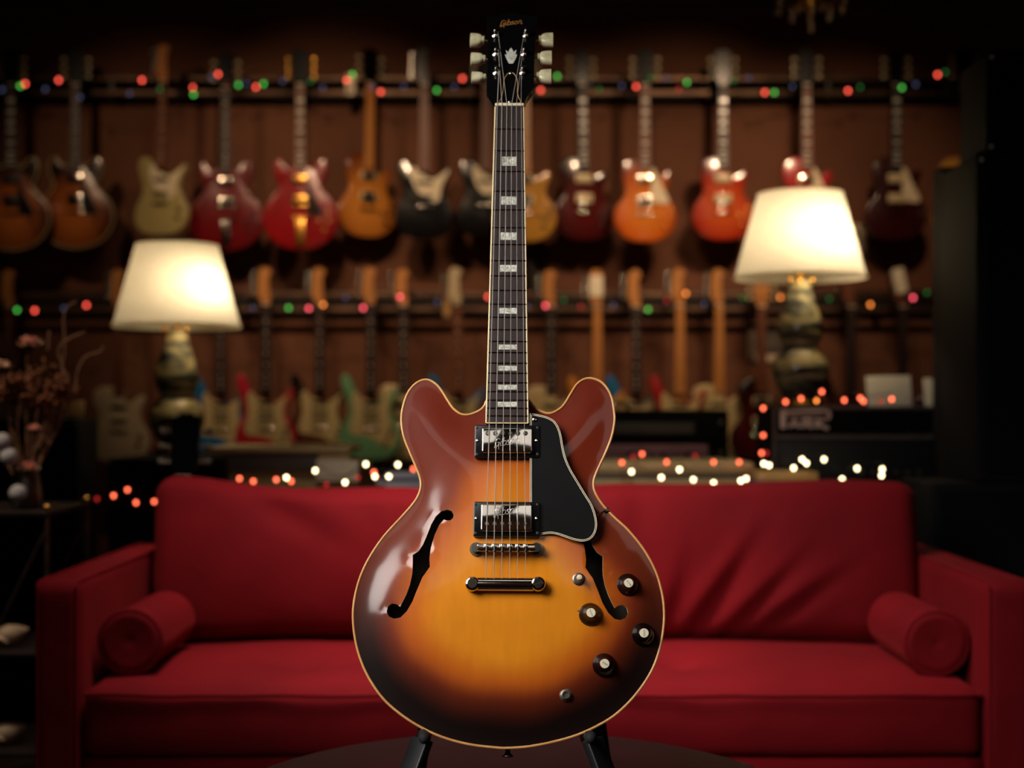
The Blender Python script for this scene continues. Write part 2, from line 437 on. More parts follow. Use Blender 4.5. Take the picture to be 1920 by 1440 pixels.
for cx_, cy_, wx_, ly_, lb_ in ((-0.62, -1.9, 1.0, 1.6, 'wide added ceiling fill panel with pale diffuser near the front wall'), (0.95, -1.9, 0.9, 1.6, 'narrower added ceiling fill panel with pale diffuser near the front wall'), (-0.35, 0.75, 0.9, 0.6, 'small added ceiling fill panel with pale diffuser above the guitar')):
    o = thing('fill_panel', lb_, 'fill panel', (cx_, cy_, ZC), group='added fill panels')  # unseen glowing panels added for chrome reflections and fill on the guitar
    part('frame', MB().rbox((0, 0, -0.02), (wx_ + 0.06, ly_ + 0.06, 0.04), 0.006), 'black_satin', o); part('diffuser', MB().rbox((0, 0, -0.042), (wx_, ly_, 0.012), 0.004), 'fill_diffuser', o)

# ================================================================== THE GUITAR IN FRONT
TILT = R(16); ROLL = R(-0.35)
Q = P(950, 1028, 1.835)
vhat0 = Vector((0, math.sin(TILT), math.cos(TILT))); nhat = Vector((0, -math.cos(TILT), math.sin(TILT)))
uhat0 = Vector((1, 0, 0))
uhat = (uhat0 * math.cos(ROLL) + vhat0 * math.sin(ROLL)).normalized(); vhat = nhat.cross(uhat).normalized()
CAM = Vector((0, 0, H))

def hit(px, py, o, n):
    d = Vector(((px - 960) / F, 1, (HOR - py) / F)); t = (o - CAM).dot(n) / d.dot(n); return CAM + d * t
ORG = hit(952, 1402, Q, nhat)           # bottom of the body: the thing's base

def g(px, py, w=0.0):
    """pixel of the photo -> (u, v) on the guitar's face plane raised by w"""
    p = hit(px, py, ORG + nhat * w, nhat) - ORG; return (p.dot(uhat), p.dot(vhat))
guitar = thing('electric_guitar', 'sunburst semi-hollow electric guitar with f-holes and black pickguard, upright on a low stand', 'guitar')
guitar.matrix_world = Matrix(((uhat.x, vhat.x, nhat.x, ORG.x), (uhat.y, vhat.y, nhat.y, ORG.y), (uhat.z, vhat.z, nhat.z, ORG.z), (0, 0, 0, 1)))

OUT = [(912, 752), (908, 761), (898, 770), (880, 777), (864, 776), (850, 766), (838.5, 749.6), (827, 731), (815.6, 718.8), (802, 712), (788, 714), (774, 724), (763, 740),
       (755, 765), (752.6, 789), (757, 818), (767.5, 846), (779, 873), (787, 894), (789, 911), (785, 927), (775.5, 943), (755, 967), (719.4, 1006), (691.7, 1047), (674, 1086),
       (664, 1127), (662, 1163), (667, 1204), (678, 1242), (695, 1277), (719.4, 1311), (751, 1339), (789, 1363.6), (830.5, 1382.5), (879, 1395.5), (928, 1401.5), (952, 1402.5),
       (992, 1399.5), (1037, 1391), (1082, 1378), (1123.6, 1359), (1158, 1336.6), (1193, 1301), (1221, 1259), (1236.5, 1218), (1244, 1177), (1245, 1141), (1240, 1106), (1228, 1068),
       (1207, 1030), (1179, 995), (1151, 969), (1134, 951), (1122, 935), (1114, 918), (1113, 903), (1117, 889), (1125, 871), (1136.5, 846), (1147, 818), (1152.3, 789), (1151, 768), (1147, 746),
       (1139, 729), (1127, 716), (1111, 709.7), (1096, 710.6), (1082, 720), (1070, 738), (1058.5, 757), (1047, 768), (1031, 775), (1015, 771.5), (1001, 762), (992, 751), (984, 750), (920, 751)]
body2d = [Vector(g(*p)) for p in OUT]
outline = ccw(crom(body2d, 5))
FH = [(525, 97), (540, 104), (560, 104), (574, 91), (578, 72), (566, 51), (540, 43), (510, 51), (480, 80), (455, 125), (435, 178), (412, 232), (388, 268), (356, 289), (357, 330), (355, 390),
      (342, 450), (322, 505), (300, 548), (288, 569), (270, 555), (245, 550), (223, 566), (215, 594), (226, 620), (256, 634), (290, 629), (325, 595), (355, 545), (380, 482), (410, 412),
      (450, 355), (447, 310), (455, 250), (475, 182), (500, 127)]
fl = [Vector(g(650 + x / 2.88, 940 + y / 2.88, 0.008)) for x, y in FH]
ctr = g(951.6, 1100, 0.008)[0]
fr = [Vector((2 * ctr - p.x, p.y)) for p in fl]

def seg_dist(pts, poly):
    A = np.array([(p[0], p[1]) for p in poly]); B = np.roll(A, -1, 0); X = np.array(pts)
    best = np.full(len(X), 1e9)
    for a, b in zip(A, B):
        ab = b - a; t = np.clip(((X - a) @ ab) / (ab @ ab + 1e-18), 0, 1); best = np.minimum(best, np.hypot(*(X - a - t[:, None] * ab).T))
    return best

def inside(pts, poly):
    X = np.array(pts); c = np.zeros(len(X), bool); n = len(poly)
    for i in range(n):
        x1, y1 = poly[i - 1][0], poly[i - 1][1]; x2, y2 = poly[i][0], poly[i][1]
        if y1 == y2: continue
        k = ((y1 > X[:, 1]) != (y2 > X[:, 1])) & (X[:, 0] < (x2 - x1) * (X[:, 1] - y1) / (y2 - y1) + x1); c ^= k
    return c

def arch(d):
    """carved profile of the top: low recurve at the rim, then a swelling plateau"""
    return 0.0145 * (1 - np.exp(-(np.maximum(d, 0) / 0.058) ** 1.6))

def sstep(a, b, x):
    t = np.clip((x - a) / (b - a), 0, 1); return t * t * (3 - 2 * t)

TOP = []
def surf(pts):
    X, Z = TOP[0]; return np.array([Z[np.argmin(((X - np.array((p[0], p[1]))) ** 2).sum(1))] for p in pts])

def make_top():
    step = 0.0052
    us = [p.x for p in outline]; vs = [p.y for p in outline]
    pts = []
    for j, v in enumerate(np.arange(min(vs), max(vs), step * 0.87)):
        for u in np.arange(min(us), max(us), step): pts.append((u + (step / 2 if j % 2 else 0), v))
    pts = np.array(pts)
    keep = inside(pts, outline) & (seg_dist(pts, outline) > step * 0.6)
    for h in (fl, fr): keep &= (~inside(pts, h)) & (seg_dist(pts, h) > step * 0.5)
    pts = [tuple(p) for p in pts[keep]]
    no, nl = len(outline), len(fl)
    coords = [Vector(p) for p in outline] + [Vector(p) for p in fl] + [Vector(p) for p in fr] + [Vector(p) for p in pts]
    loops = [list(range(no)), list(range(no, no + nl)), list(range(no + nl, no + 2 * nl))]
    edges = [(l[i - 1], l[i]) for l in loops for i in range(len(l))]
    vo, eo, fo, *_ = delaunay_2d_cdt(coords, edges, [], 0, 1e-7)
    X = np.array([(p.x, p.y) for p in vo])
    cen = np.array([X[list(f)].mean(0) for f in fo])
    ok = inside(cen, outline) & ~inside(cen, fl) & ~inside(cen, fr)
    faces = [tuple(f) for f, k in zip(fo, ok) if k]
    d = seg_dist(X, outline)
    E = np.array(sorted({tuple(sorted((f[i - 1], f[i]))) for f, k in zip(fo, inside(cen, outline)) if k for i in range(3)})); base = d.copy(); fix = d < 1e-6; deg = np.bincount(E.ravel(), minlength=len(X)).clip(1)
    for _ in range(26):                       # even out the crease where opposite rims meet
        acc = np.bincount(E[:, 0], d[E[:, 1]], len(X)) + np.bincount(E[:, 1], d[E[:, 0]], len(X)); d = np.where(fix, base, 0.3 * d + 0.7 * acc / deg)
    Z = arch(d); TOP.append((X, Z))
    me = bpy.data.meshes.new('top'); me.from_pydata([(x[0], x[1], z) for x, z in zip(X, Z)], [], faces); me.update()
    me.polygons.foreach_set('use_smooth', [True] * len(me.polygons))
    # lacquer: amber centre, red-brown shoulders, near-black lower rim
    v = X[:, 1]; amber = np.array(lin((226, 140, 26))); hon = np.array(lin((196, 98, 22))); red = np.array(lin((124, 46, 22))); brown = np.array(lin((108, 34, 18))); blk = np.array(lin((20, 9, 8)))
    nz = np.array([noise.noise(Vector((a * 14, b * 14, 0))) for a, b in X]) * 0.006
    dd = d + nz
    up = sstep(0.30, 0.42, v)                 # towards the horns
    low = 1 - sstep(0.02, 0.24, v)            # towards the tail
    vb = g(952, 1085, 0.01)[1]
    e0 = 0.030 + 0.022 * low + 0.03 * up; e1 = 0.076 + 0.014 * low + 0.022 * up
    a = sstep(0.0, 1.0, (dd - e0) / (e1 - e0))
    k = sstep(0.0, 1.0, (dd - e1 * 0.86) / 0.045)
    col = red * (1 - a)[:, None] + hon * a[:, None]
    col = col * (1 - k)[:, None] + amber * k[:, None]
    col = col * (1 - up * (1 - a) * 0.8)[:, None] + brown * (up * (1 - a) * 0.8)[:, None]
    dark = (1 - sstep(0.010 + 0.008 * low, 0.046 + 0.040 * low, dd)) * (0.08 + 0.92 * (1 - sstep(0.09, 0.31, v)))
    col = col * (1 - dark)[:, None] + blk * dark[:, None]
    at = me.color_attributes.new('Col', 'FLOAT_COLOR', 'POINT')
    at.data.foreach_set('color', np.c_[col, np.ones(len(col))].ravel().astype(np.float32))
    return link('top', me, 'sunburst', guitar)
top = make_top(); top['label'] = 'arched sunburst top, amber fading to dark brown'
for hole in (fl, fr):                         # wall of each f-hole, the thickness of the plywood
    dz = surf(hole); n = len(hole); mb = MB()
    vs = [(p.x, p.y, z) for p, z in zip(hole, dz)] + [(p.x, p.y, z - 0.005) for p, z in zip(hole, dz)]
    mb.add(vs, [(i, (i + 1) % n, n + (i + 1) % n, n + i) for i in range(n)])
    part('f_hole_edge', mb, 'neck_binding', top)
rim = MB(); no = len(outline)
bk = [(p.x, p.y) for p in outline]
lv = [(0, 0.0), (0, -0.040), (0.004, -0.044)]
rv = []
for off, z in lv:
    for i, p in enumerate(outline):
        t = (outline[(i + 1) % no] - outline[i - 1]).normalized(); q = p - Vector((t.y, -t.x)) * off; rv.append((q.x, q.y, z))
rim.add(rv, [(j * no + i, j * no + (i + 1) % no, (j + 1) * no + (i + 1) % no, (j + 1) * no + i) for j in range(2) for i in range(no)] + [tuple(reversed(range(2 * no, 3 * no)))])
part('body', rim, 'mahogany', guitar)
part('cavity_lining', MB().prism([(p.x, p.y) for p in ccw([Vector((q.x * 0.9, 0.02 + q.y * 0.9)) for q in outline])], -0.036, -0.030), 'frame_dark', guitar)
part('binding', MB().tube([(p.x, p.y, -0.0002) for p in outline], 0.0016, 8, closed=True), 'binding', guitar, label='cream binding along the rim')

# ---- neck, fingerboard
WB = 0.0185                                   # top of the fingerboard
nutL, nutR = g(928.8, 200, WB), g(982, 199.5, WB); endL, endR = g(911.6, 793, WB), g(990, 793, WB)
vN = (nutL[1] + nutR[1]) / 2; vE = (endL[1] + endR[1]) / 2; vBr = g(950, 1026, 0.03)[1]
def board(v):
    t = (v - vE) / (vN - vE); return (endL[0] + (nutL[0] - endL[0]) * t, endR[0] + (nutR[0] - endR[0]) * t)
fb = MB()
quad = [(endL[0], vE), (endR[0], vE), (nutR[0], vN), (nutL[0], vN)]
fb.prism(quad, WB - 0.0075, WB); part('fingerboard', fb, 'rosewood', guitar, label='dark rosewood fingerboard')
for s in (0, 1):
    a = quad[0] if s == 0 else quad[1]; b = quad[3] if s == 0 else quad[2]
    part('fingerboard_binding', MB().tube([(a[0], a[1], WB - 0.0006), (b[0], b[1], WB - 0.0006)], 0.0012, 8), 'neck_binding', guitar)
part('fingerboard_binding', MB().tube([(quad[0][0], vE, WB - 0.0006), (quad[1][0], vE, WB - 0.0006)], 0.001, 8), 'neck_binding', guitar)
ca = (nutL[0] + nutR[0]) / 2; cb = (endL[0] + endR[0]) / 2
nk = MB(); rings = []
for v, wd, dp in ((vN + 0.004, 0.020, 0.019), (vN - 0.03, 0.0195, 0.020), ((vN + vE) / 2, 0.0235, 0.022), (vE + 0.09, 0.0262, 0.024), (vE + 0.03, 0.027, 0.03), (vE - 0.02, 0.0275, 0.03)):
    t = (v - vE) / (vN - vE); c = cb + (ca - cb) * t; l, r_ = board(v); hw = (r_ - l) / 2
    rings.append([(c + hw * math.cos(PI * k / 12), v, WB - 0.0072 - dp * math.sin(PI * k / 12) ** 0.8) for k in range(13)])
vs = [p for r_ in rings for p in r_]; fs = []
for j in range(len(rings) - 1):
    for k in range(12): fs.append((j * 13 + k, (j + 1) * 13 + k, (j + 1) * 13 + k + 1, j * 13 + k + 1))
    fs.append((j * 13, j * 13 + 12, (j + 1) * 13 + 12, (j + 1) * 13))
fs += [tuple(range(13)), tuple(reversed(range((len(rings) - 1) * 13, len(rings) * 13)))]
nk.add(vs, fs); part('neck', nk, 'mahogany', guitar)
v22 = g(950, 780, WB)[1]; LS = (vN - v22) / (1 - 2 ** (-22 / 12)); fv = [vN - LS * (1 - 2 ** (-k / 12)) for k in range(23)]
for k in range(1, 23):
    l, r_ = board(fv[k]); part('fret', MB().tube([(l + 0.0006, fv[k], WB + 0.0002), (r_ - 0.0006, fv[k], WB + 0.0002)], 0.0010, 8), 'nickel', guitar)
for k in (3, 5, 7, 9, 12, 15, 17, 19, 21):
    v = (fv[k] + fv[k - 1]) / 2; sp = fv[k - 1] - fv[k]; l, r_ = board(v); c = (l + r_) / 2; hw = (r_ - l) * 0.235; hh = max(0.0034, sp * 0.22)
    part('inlay', MB().prism([(c - hw, v - hh), (c + hw, v - hh), (c + hw, v + hh), (c - hw, v + hh)], WB - 0.001, WB + 0.00025), 'pearl', guitar, label='pearl block inlay')
nl_, nr_ = board(vN)
part('nut', MB().rbox(((nl_ + nr_) / 2, vN + 0.0022, WB - 0.001), (nr_ - nl_ + 0.001, 0.0046, 0.0075), 0.0012), 'bone', guitar, label='bone nut')

# ---- headstock, pitched back 14 degrees behind the nut
PITCH = R(14); hv = Vector((0, math.cos(PITCH), -math.sin(PITCH))); hn = Vector((0, math.sin(PITCH), math.cos(PITCH)))
h0 = Vector(((nl_ + nr_) / 2, vN + 0.004, WB - 0.003))
MW = Matrix(((uhat.x, vhat.x, nhat.x), (uhat.y, vhat.y, nhat.y), (uhat.z, vhat.z, nhat.z)))
def gh(px, py, w=0.0):
    n = MW @ hn; p = MW.transposed() @ (hit(px, py, ORG + MW @ (h0 + hn * w), n) - ORG) - h0
    return (p.x, p.dot(hv))
def hp(a, b, w): return h0 + Vector((a, 0, 0)) + hv * b + hn * w
def gc(cx, cy, w=0.0): return gh(840 + cx / 6.546, cy / 6.546, w)
HS = [(590, 1290), (566, 1228), (524, 1165), (472, 1098), (474, 1000), (484, 800), (490, 600), (486, 420), (470, 208), (560, 198), (650, 188), (710, 164), (750, 150), (785, 160), (825, 148), (870, 168),
      (940, 186), (1020, 194), (1108, 192), (1092, 330), (1076, 480), (1062, 700), (1056, 900), (1058, 1062), (1010, 1120), (960, 1198), (930, 1290)]
head = part('headstock', MB().prism(ccw([gc(*p) for p in HS]), -0.015, 0.0, 0.0006, 1, f=hp), 'black_gloss', guitar, label='black headstock face')
TC = [(770, 889), (735, 902), (705, 940), (688, 985), (680, 1060), (668, 1150), (650, 1215), (640, 1262), (880, 1262), (868, 1200), (852, 1130), (856, 1040), (850, 980), (832, 935), (806, 900)]
tcp = crom([gc(*p, 0.002) for p in TC], 3)
part('truss_rod_cover', MB().prism(ccw(tcp), 0, 0.0018, f=hp), 'black_gloss', head)
part('truss_rod_cover_edge', MB().tube([hp(p.x, p.y, 0.0018) for p in tcp], 0.0006, 6, closed=True), 'binding', head)
for c in ((770, 898), (756, 1250)):
    a = gc(*c, 0.002); part('screw', MB().lathe([(0.0024, 0), (0.0024, 0.0012), (0.0012, 0.0020), (1e-6, 0.002)], hp(*a, 0.0018), 12, Matrix((Vector((1, 0, 0)), hv, hn)).transposed()), 'nickel', head)
HM = Matrix((Vector((1, 0, 0)), hv, hn)).transposed()
CR = [(773, 585), (790, 608), (806, 640), (838, 612), (832, 648), (826, 672), (850, 668), (838, 705), (818, 745), (800, 778), (773, 783), (745, 778), (728, 745), (708, 705), (696, 668), (722, 672), (714, 648), (708, 612), (740, 640), (756, 608)]
part('crown_inlay', MB().prism(ccw([gc(*p) for p in CR]), -0.001, 0.0003, f=hp), 'pearl', head, label='pearl crown inlay')

GIB = [[(1.05, 1.35), (0.75, 1.62), (0.35, 1.55), (0.18, 1.1), (0.14, 0.5), (0.3, 0.05), (0.62, 0.05), (0.86, 0.35), (0.9, 0.8), (0.5, 0.78)], [(0.88, 0.45), (0.92, -0.3), (1.0, -0.75)], [(0.14, 0.4), (0.05, -0.25), (0.5, -0.3)],
       [(1.3, 1.0), (1.22, 0.25), (1.3, 0.02), (1.5, 0.08)], [(1.36, 1.38), (1.4, 1.45)], [(1.85, 1.75), (1.72, 0.15), (1.95, 0.0), (2.3, 0.15), (2.42, 0.65), (2.2, 0.98), (1.85, 0.85)],
       [(3.15, 0.92), (2.85, 1.0), (2.7, 0.78), (2.85, 0.55), (3.05, 0.42), (3.0, 0.1), (2.7, 0.0), (2.5, 0.12)],
       [(3.62, 1.0), (3.4, 0.8), (3.32, 0.3), (3.5, 0.0), (3.8, 0.1), (3.98, 0.6), (3.9, 0.95), (3.62, 1.0)],
       [(4.38, 1.05), (4.25, 0.0)], [(4.34, 0.72), (4.6, 1.02), (4.88, 0.95), (4.9, 0.6), (4.84, 0.1), (5.0, -0.12), (5.3, 0.02)]]
def logo(place, h, r, slope=0.18, seg=6):
    """script wordmark drawn with strokes; place maps (x, y) in letter heights from its centre"""
    mb = MB()
    for st in GIB:
        c = crom([(x - 2.65 + 0.12 * y, y - 0.45 + (x - 2.65) * slope) for x, y in st], 4, False) if len(st) > 2 else [Vector((x - 2.65 + 0.12 * y, y - 0.45 + (x - 2.65) * slope)) for x, y in st]
        mb.tube([place(p.x * h, p.y * h) for p in c], r, seg)
    return mb
lc = gc(778, 285)
part('logo', logo(lambda x, y: hp(lc[0] + x, lc[1] + y, 0.0), 0.0062, 0.00052, 0.16), 'logo_gold', head, label='gold script wordmark')

HOLES = []
for cx, cy, bx0, bx1, by0, by1 in ((588, 425, 268, 448, 425, 572), (595, 655, 275, 462, 665, 790), (600, 885, 285, 468, 900, 1012), (965, 425, 1113, 1298, 420, 567), (943, 655, 1098, 1282, 640, 786), (925, 885, 1086, 1276, 865, 1018)):
    a = gc(cx, cy); HOLES.append(a)
    pg = part('tuning_peg', MB().lathe([(0.0068, 0), (0.0068, 0.0012), (0.0056, 0.002), (0.0042, 0.0028), (0.0030, 0.0034), (0.0030, 0.008), (0.0038, 0.0085), (0.0038, 0.0105), (0.0024, 0.0118), (1e-6, 0.012)], hp(*a, 0), 18, HM), 'nickel', head)
    s = -1 if cx < 770 else 1; w = -0.012
    b = gc((bx0 + bx1) / 2, (by0 + by1) / 2, w); bw = abs(gc(bx1, cy, w)[0] - gc(bx0, cy, w)[0]); bh = abs(gc(bx0, by0, w)[1] - gc(bx0, by1, w)[1])
    part('tuner_shaft', MB().cyl(hp(a[0], b[1], w), hp(b[0] - s * bw * 0.3, b[1], w), 0.0016, seg=10), 'nickel', pg)
    # tulip-shaped key: flared outer end, waist and collar towards the headstock
    st = [(-0.5, 0.22, 0.30), (-0.42, 0.26, 0.34), (-0.36, 0.20, 0.30), (-0.22, 0.40, 0.36), (0.0, 0.47, 0.36), (0.25, 0.50, 0.34), (0.45, 0.52, 0.32), (0.5, 0.40, 0.2)]
    mb = MB(); n = 14; vs = []; fs = []
    for x, hh, dd in st:
        for k in range(n):
            t = 2 * PI * k / n; ex = 0.62
            y = math.copysign(abs(math.cos(t)) ** ex, math.cos(t)) * hh * bh; z = math.copysign(abs(math.sin(t)) ** ex, math.sin(t)) * dd * 0.020
            vs.append(hp(b[0] + s * x * bw, b[1] + y, w + z))
    for j in range(len(st) - 1):
        for k in range(n): fs.append((j * n + k, j * n + (k + 1) % n, (j + 1) * n + (k + 1) % n, (j + 1) * n + k))
    fs += [tuple(range(n)), tuple(range((len(st) - 1) * n, len(st) * n))]
    mb.add(vs, fs); part('tuner_button', mb, 'tuner_button', pg, 50, label='aged cream tulip tuner button')

# ---- pickguard
PG = [(1108, 370), (1150, 377), (1205, 388), (1255, 403), (1308, 435), (1343, 490), (1364, 560), (1379, 650), (1400, 735), (1440, 828), (1500, 930), (1560, 1030), (1612, 1115), (1642, 1195), (1655, 1280), (1640, 1350),
      (1600, 1400), (1540, 1418), (1470, 1408), (1400, 1385), (1330, 1362), (1270, 1354), (1195, 1364), (1108, 1366)]
WG = 0.0174
pgl = [Vector(g(740 + x / 4.3636, 690 + y / 4.3636, WG)) for x, y in PG]
pgs = ccw([pgl[0]] + crom(pgl[1:23], 4, False)[0:] + [pgl[23]])
pk = part('pickguard', MB().prism(pgs, WG - 0.0022, WG), 'black_plastic', guitar, label='black pickguard with white pinstripe edge')
def inset(poly, d):
    n = len(poly); out = []
    for i in range(n):
        a = (Vector(poly[i]) - Vector(poly[i - 1])); b = (Vector(poly[(i + 1) % n]) - Vector(poly[i])); t = (a.normalized() + b.normalized())
        t = t.normalized() if t.length > 1e-6 else a.normalized(); nrm = Vector((t.y, -t.x)); k = max(0.5, nrm.dot(Vector((a.normalized().y, -a.normalized().x))))
        out.append(Vector(poly[i]) - nrm * d / k)
    return out
for d in (0.0002, 0.0019):
    part('pickguard_stripe', MB().tube([(p.x, p.y, WG - 0.0002) for p in inset(pgs, d)], 0.00052, 6, closed=True), 'bone', pk)
sc = g(740 + 1148 / 4.3636, 690 + 422 / 4.3636, WG)
part('screw', MB().lathe([(0.0032, 0), (0.0032, 0.0008), (0.0016, 0.0016), (0.0012, 0.0008), (1e-6, 0.0008)], (*sc, WG), 16), 'nickel', pk)
b0 = g(1118, 968, WG); b1 = g(1134, 957, 0.004)
br = part('pickguard_bracket', MB().tube([(*b0, WG - 0.002), (*b1, 0.003)], 0.0011, 8), 'dull_metal', pk)
part('bracket_screw', MB().cyl((b1[0] - 0.0005, b1[1], -0.002), (b1[0] + 0.006, b1[1] + 0.001, -0.002), 0.0042, 0.0040, 14), 'dull_metal', pk)

# ---- pickups
def pickup(ring, cover, poley, px0, px1, wr, wc, logoc, flip):
    r0 = g(ring[0], ring[3], wr); r1 = g(ring[2], ring[1], wr)
    pu = part('pickup', MB().prism(rounded_rect(r0[0], r1[0], r0[1], r1[1], 0.003), 0.006, wr, 0.0012), 'black_plastic', guitar, label='chrome pickup in a black mounting ring')
    c0 = g(cover[0], cover[3], wc); c1 = g(cover[2], cover[1], wc)
    part('pickup_cover', MB().prism(rounded_rect(c0[0], c1[0], c0[1], c1[1], 0.003), 0.010, wc, 0.0022, 4), 'chrome', pu, 50, label='polished chrome cover')
    for k in range(6):
        a = g(px0 + (px1 - px0) * k / 5, poley, wc)
        part('pole_piece', MB().lathe([(0.0030, -0.001), (0.0030, 0.0006), (0.0022, 0.0012), (0.0010, 0.0012), (0.0009, 0.0004), (1e-6, 0.0004)], (*a, wc), 14), 'nickel', pu)
    ym = (ring[1] + ring[3]) / 2
    for x in (ring[0] + 6, ring[2] - 7):
        a = g(x, ym - 1, wr); part('screw', MB().lathe([(0.0022, 0), (0.0020, 0.0008), (0.0008, 0.0012), (1e-6, 0.0008)], (*a, wr), 12), 'nickel', pu)
    for x in (ring[0] + 5, ring[2] - 5):
        for y in (ring[1] + 5, ring[3] - 6):
            a = g(x, y, wr); part('ring_screw', MB().lathe([(0.0020, -0.0004), (0.0020, 0.0003), (0.0008, 0.0006), (1e-6, 0.0003)], (*a, wr), 10), 'black_satin', pu)
    l = g(*logoc, wc)
    part('logo', logo(lambda x, y: (l[0] + x, l[1] + y, wc), 0.0062, 0.00050, 0.16), 'string_steel', pu, label='embossed script wordmark')
pickup((889.4, 797, 1013, 857.5), (902.5, 801.5, 999.5, 848.5), 812.5, 914.5, 985.5, 0.0194, 0.0252, (951, 830), False)
pickup((887, 941, 1013, 1005.5), (900.5, 944.5, 999, 996), 982, 912.5, 985.5, 0.0225, 0.0280, (950, 960), True)

# ---- bridge, tailpiece
def ends(x0, x1, y, w): return g(x0, y, w), g(x1, y, w)
e0, e1 = ends(893, 1006, 1027.5, 0.024); cb_ = ((e0[0] + e1[0]) / 2, (e0[1] + e1[1]) / 2)
bd = MB(); bd.rbox((cb_[0], cb_[1], 0.0225), (e1[0] - e0[0], 0.0100, 0.009), 0.0022)
for e in (e0, e1): bd.cyl((e[0], e[1], 0.018), (e[0], e[1], 0.0268), 0.0058, seg=20)
bridge = part('bridge', bd, 'nickel', guitar, label='nickel bridge with six saddles', loc=(0, 0, 0.002))
sx = []
for k in range(6):
    a = g(911.8 + (985.5 - 911.8) * k / 5, 1024, 0.0295); sx.append(a[0])
    mb = MB(); mb.rbox((a[0], cb_[1] + 0.0008, 0.0278), (0.0066, 0.0072, 0.0030), 0.0008); mb.rbox((a[0], cb_[1] + 0.0012, 0.0294), (0.0026, 0.0052, 0.0022), 0.0007)
    part('saddle', mb, 'nickel', bridge)
    part('saddle_screw', MB().cyl((a[0], cb_[1] - 0.0044, 0.0272), (a[0], cb_[1] - 0.0066, 0.0272), 0.0026, seg=12), 'black_satin', bridge)
for e in (e0, e1):
    part('thumbwheel', MB().lathe([(0.0085, 0.0125), (0.0088, 0.0132), (0.0088, 0.0152), (0.0085, 0.0160)], (e[0], e[1], 0), 24), 'dull_metal', bridge)
    part('bridge_post', MB().lathe([(0.0028, 0.009), (0.0028, 0.0272), (0.0014, 0.0272), (0.0012, 0.0262), (1e-6, 0.0262)], (e[0], e[1], 0), 14), 'nickel', bridge)
t0, t1 = ends(886, 1009, 1095.5, 0.022); tc_ = ((t0[0] + t1[0]) / 2, (t0[1] + t1[1]) / 2)
tb = MB(); prof = []
nx = 12
for i in range(nx + 1):
    x = t0[0] + 0.006 + (t1[0] - t0[0] - 0.012) * i / nx
    prof.append([(x, tc_[1] + 0.0085 * math.cos(t), 0.0205 + 0.0062 * math.sin(t)) for t in [2 * PI * k / 20 for k in range(20)]])
vs = [p for r_ in prof for p in r_]
fs = [(i * 20 + k, i * 20 + (k + 1) % 20, (i + 1) * 20 + (k + 1) % 20, (i + 1) * 20 + k) for i in range(nx) for k in range(20)] + [tuple(range(20)), tuple(range(nx * 20, nx * 20 + 20))]
tb.add(vs, fs)
tail = part('tailpiece', tb, 'chrome', guitar, 50, label='chrome stop tailpiece', loc=(0, 0, 0.002))
for t, sl in ((t0, 0.9), (t1, 0.3)):
    mb = MB(); mb.lathe([(0.0080, 0.013), (0.0094, 0.015), (0.0094, 0.024), (0.0084, 0.0262), (0.0078, 0.0266)], (t[0], t[1], 0), 24)
    part('tailpiece_lug', mb, 'chrome', tail)
    rot = Matrix.Rotation(sl, 3, 'Z')
    mb = MB(); mb.lathe([(0.0066, 0.026), (0.0066, 0.0284), (0.0058, 0.0292)], (t[0], t[1], 0), 24)
    part('tailpiece_stud', mb, 'nickel', tail)
    part('stud_slot', MB().box((t[0], t[1], 0.0292), (0.0126, 0.0019, 0.0004), rot), 'black_satin', tail)
# ---- strings
nx_ = [g(x, 196, WB + 0.003)[0] for x in (932.6, 941.2, 950.4, 959.4, 968.2, 977.2)]
order = [2, 1, 0, 3, 4, 5]                    # post reached by each string: outer strings to the nearest posts
post = [HOLES[2], HOLES[1], HOLES[0], HOLES[3], HOLES[4], HOLES[5]]
for k in range(6):
    rr = (0.00062, 0.00056, 0.00048, 0.00040, 0.00034, 0.00030)[k]
    pp = hp(post[k][0] + (0.003 if k < 3 else -0.003), post[k][1], 0.006)
    part('string', MB().tube([pp, (nx_[k], vN + 0.0022, WB + 0.0032), (sx[k], cb_[1] + 0.001, 0.0326), (sx[k], tc_[1] + 0.006, 0.0235)], rr, 6), 'string_steel', guitar)

# ---- knobs, switch, jack, strap button
def zsurf(u, v): return float(surf([(u, v)])[0])
for (px, py), word, rz in (((1178, 1095), 'VOLUME', -0.9), ((1107, 1152), 'VOLUME', -1.2), ((1207, 1188), 'TONE', -1.5), ((1133, 1246), 'TONE', -0.5)):
    a = g(px, py, 0.014); z = zsurf(*a)
    kb = part('knob', MB().lathe([(0.0140, z), (0.0146, z + 0.0008), (0.0142, z + 0.002), (0.0110, z + 0.0055), (0.0078, z + 0.011), (0.0070, z + 0.0150), (0.0066, z + 0.0160), (0.0062, z + 0.0162)], (*a, 0), 40), 'black_gloss', guitar, label='black bell-shaped knob with a silvery cap')
    part('knob_cap', MB().lathe([(0.0058, z + 0.0155), (0.0058, z + 0.0166), (0.0054, z + 0.0169)], (*a, 0), 24), 'bone', kb)
    me = text_mesh(word, 0.0030 if word == 'TONE' else 0.0024, 0.00005)
    link('lettering', me, 'black_plastic', kb, (a[0], a[1], z + 0.01697), (0, 0, rz))
    part('pointer', MB().prism([(-0.0180, -0.001), (-0.0140, -0.0018), (-0.0140, 0.0018)], z, z + 0.001, f=lambda x, y, w, a=a: (a[0] + x * 0.94 + y * 0.3, a[1] + y - x * 0.3, w)), 'dull_metal', kb)
a = g(1085, 1086, 0.013); z = zsurf(*a)
sw = part('toggle_switch', MB().lathe([(0.0080, z), (0.0080, z + 0.0014), (0.0066, z + 0.0022), (0.0052, z + 0.0022), (0.0050, z + 0.0036), (0.0036, z + 0.0036)], (*a, 0), 28), 'dull_metal', guitar)
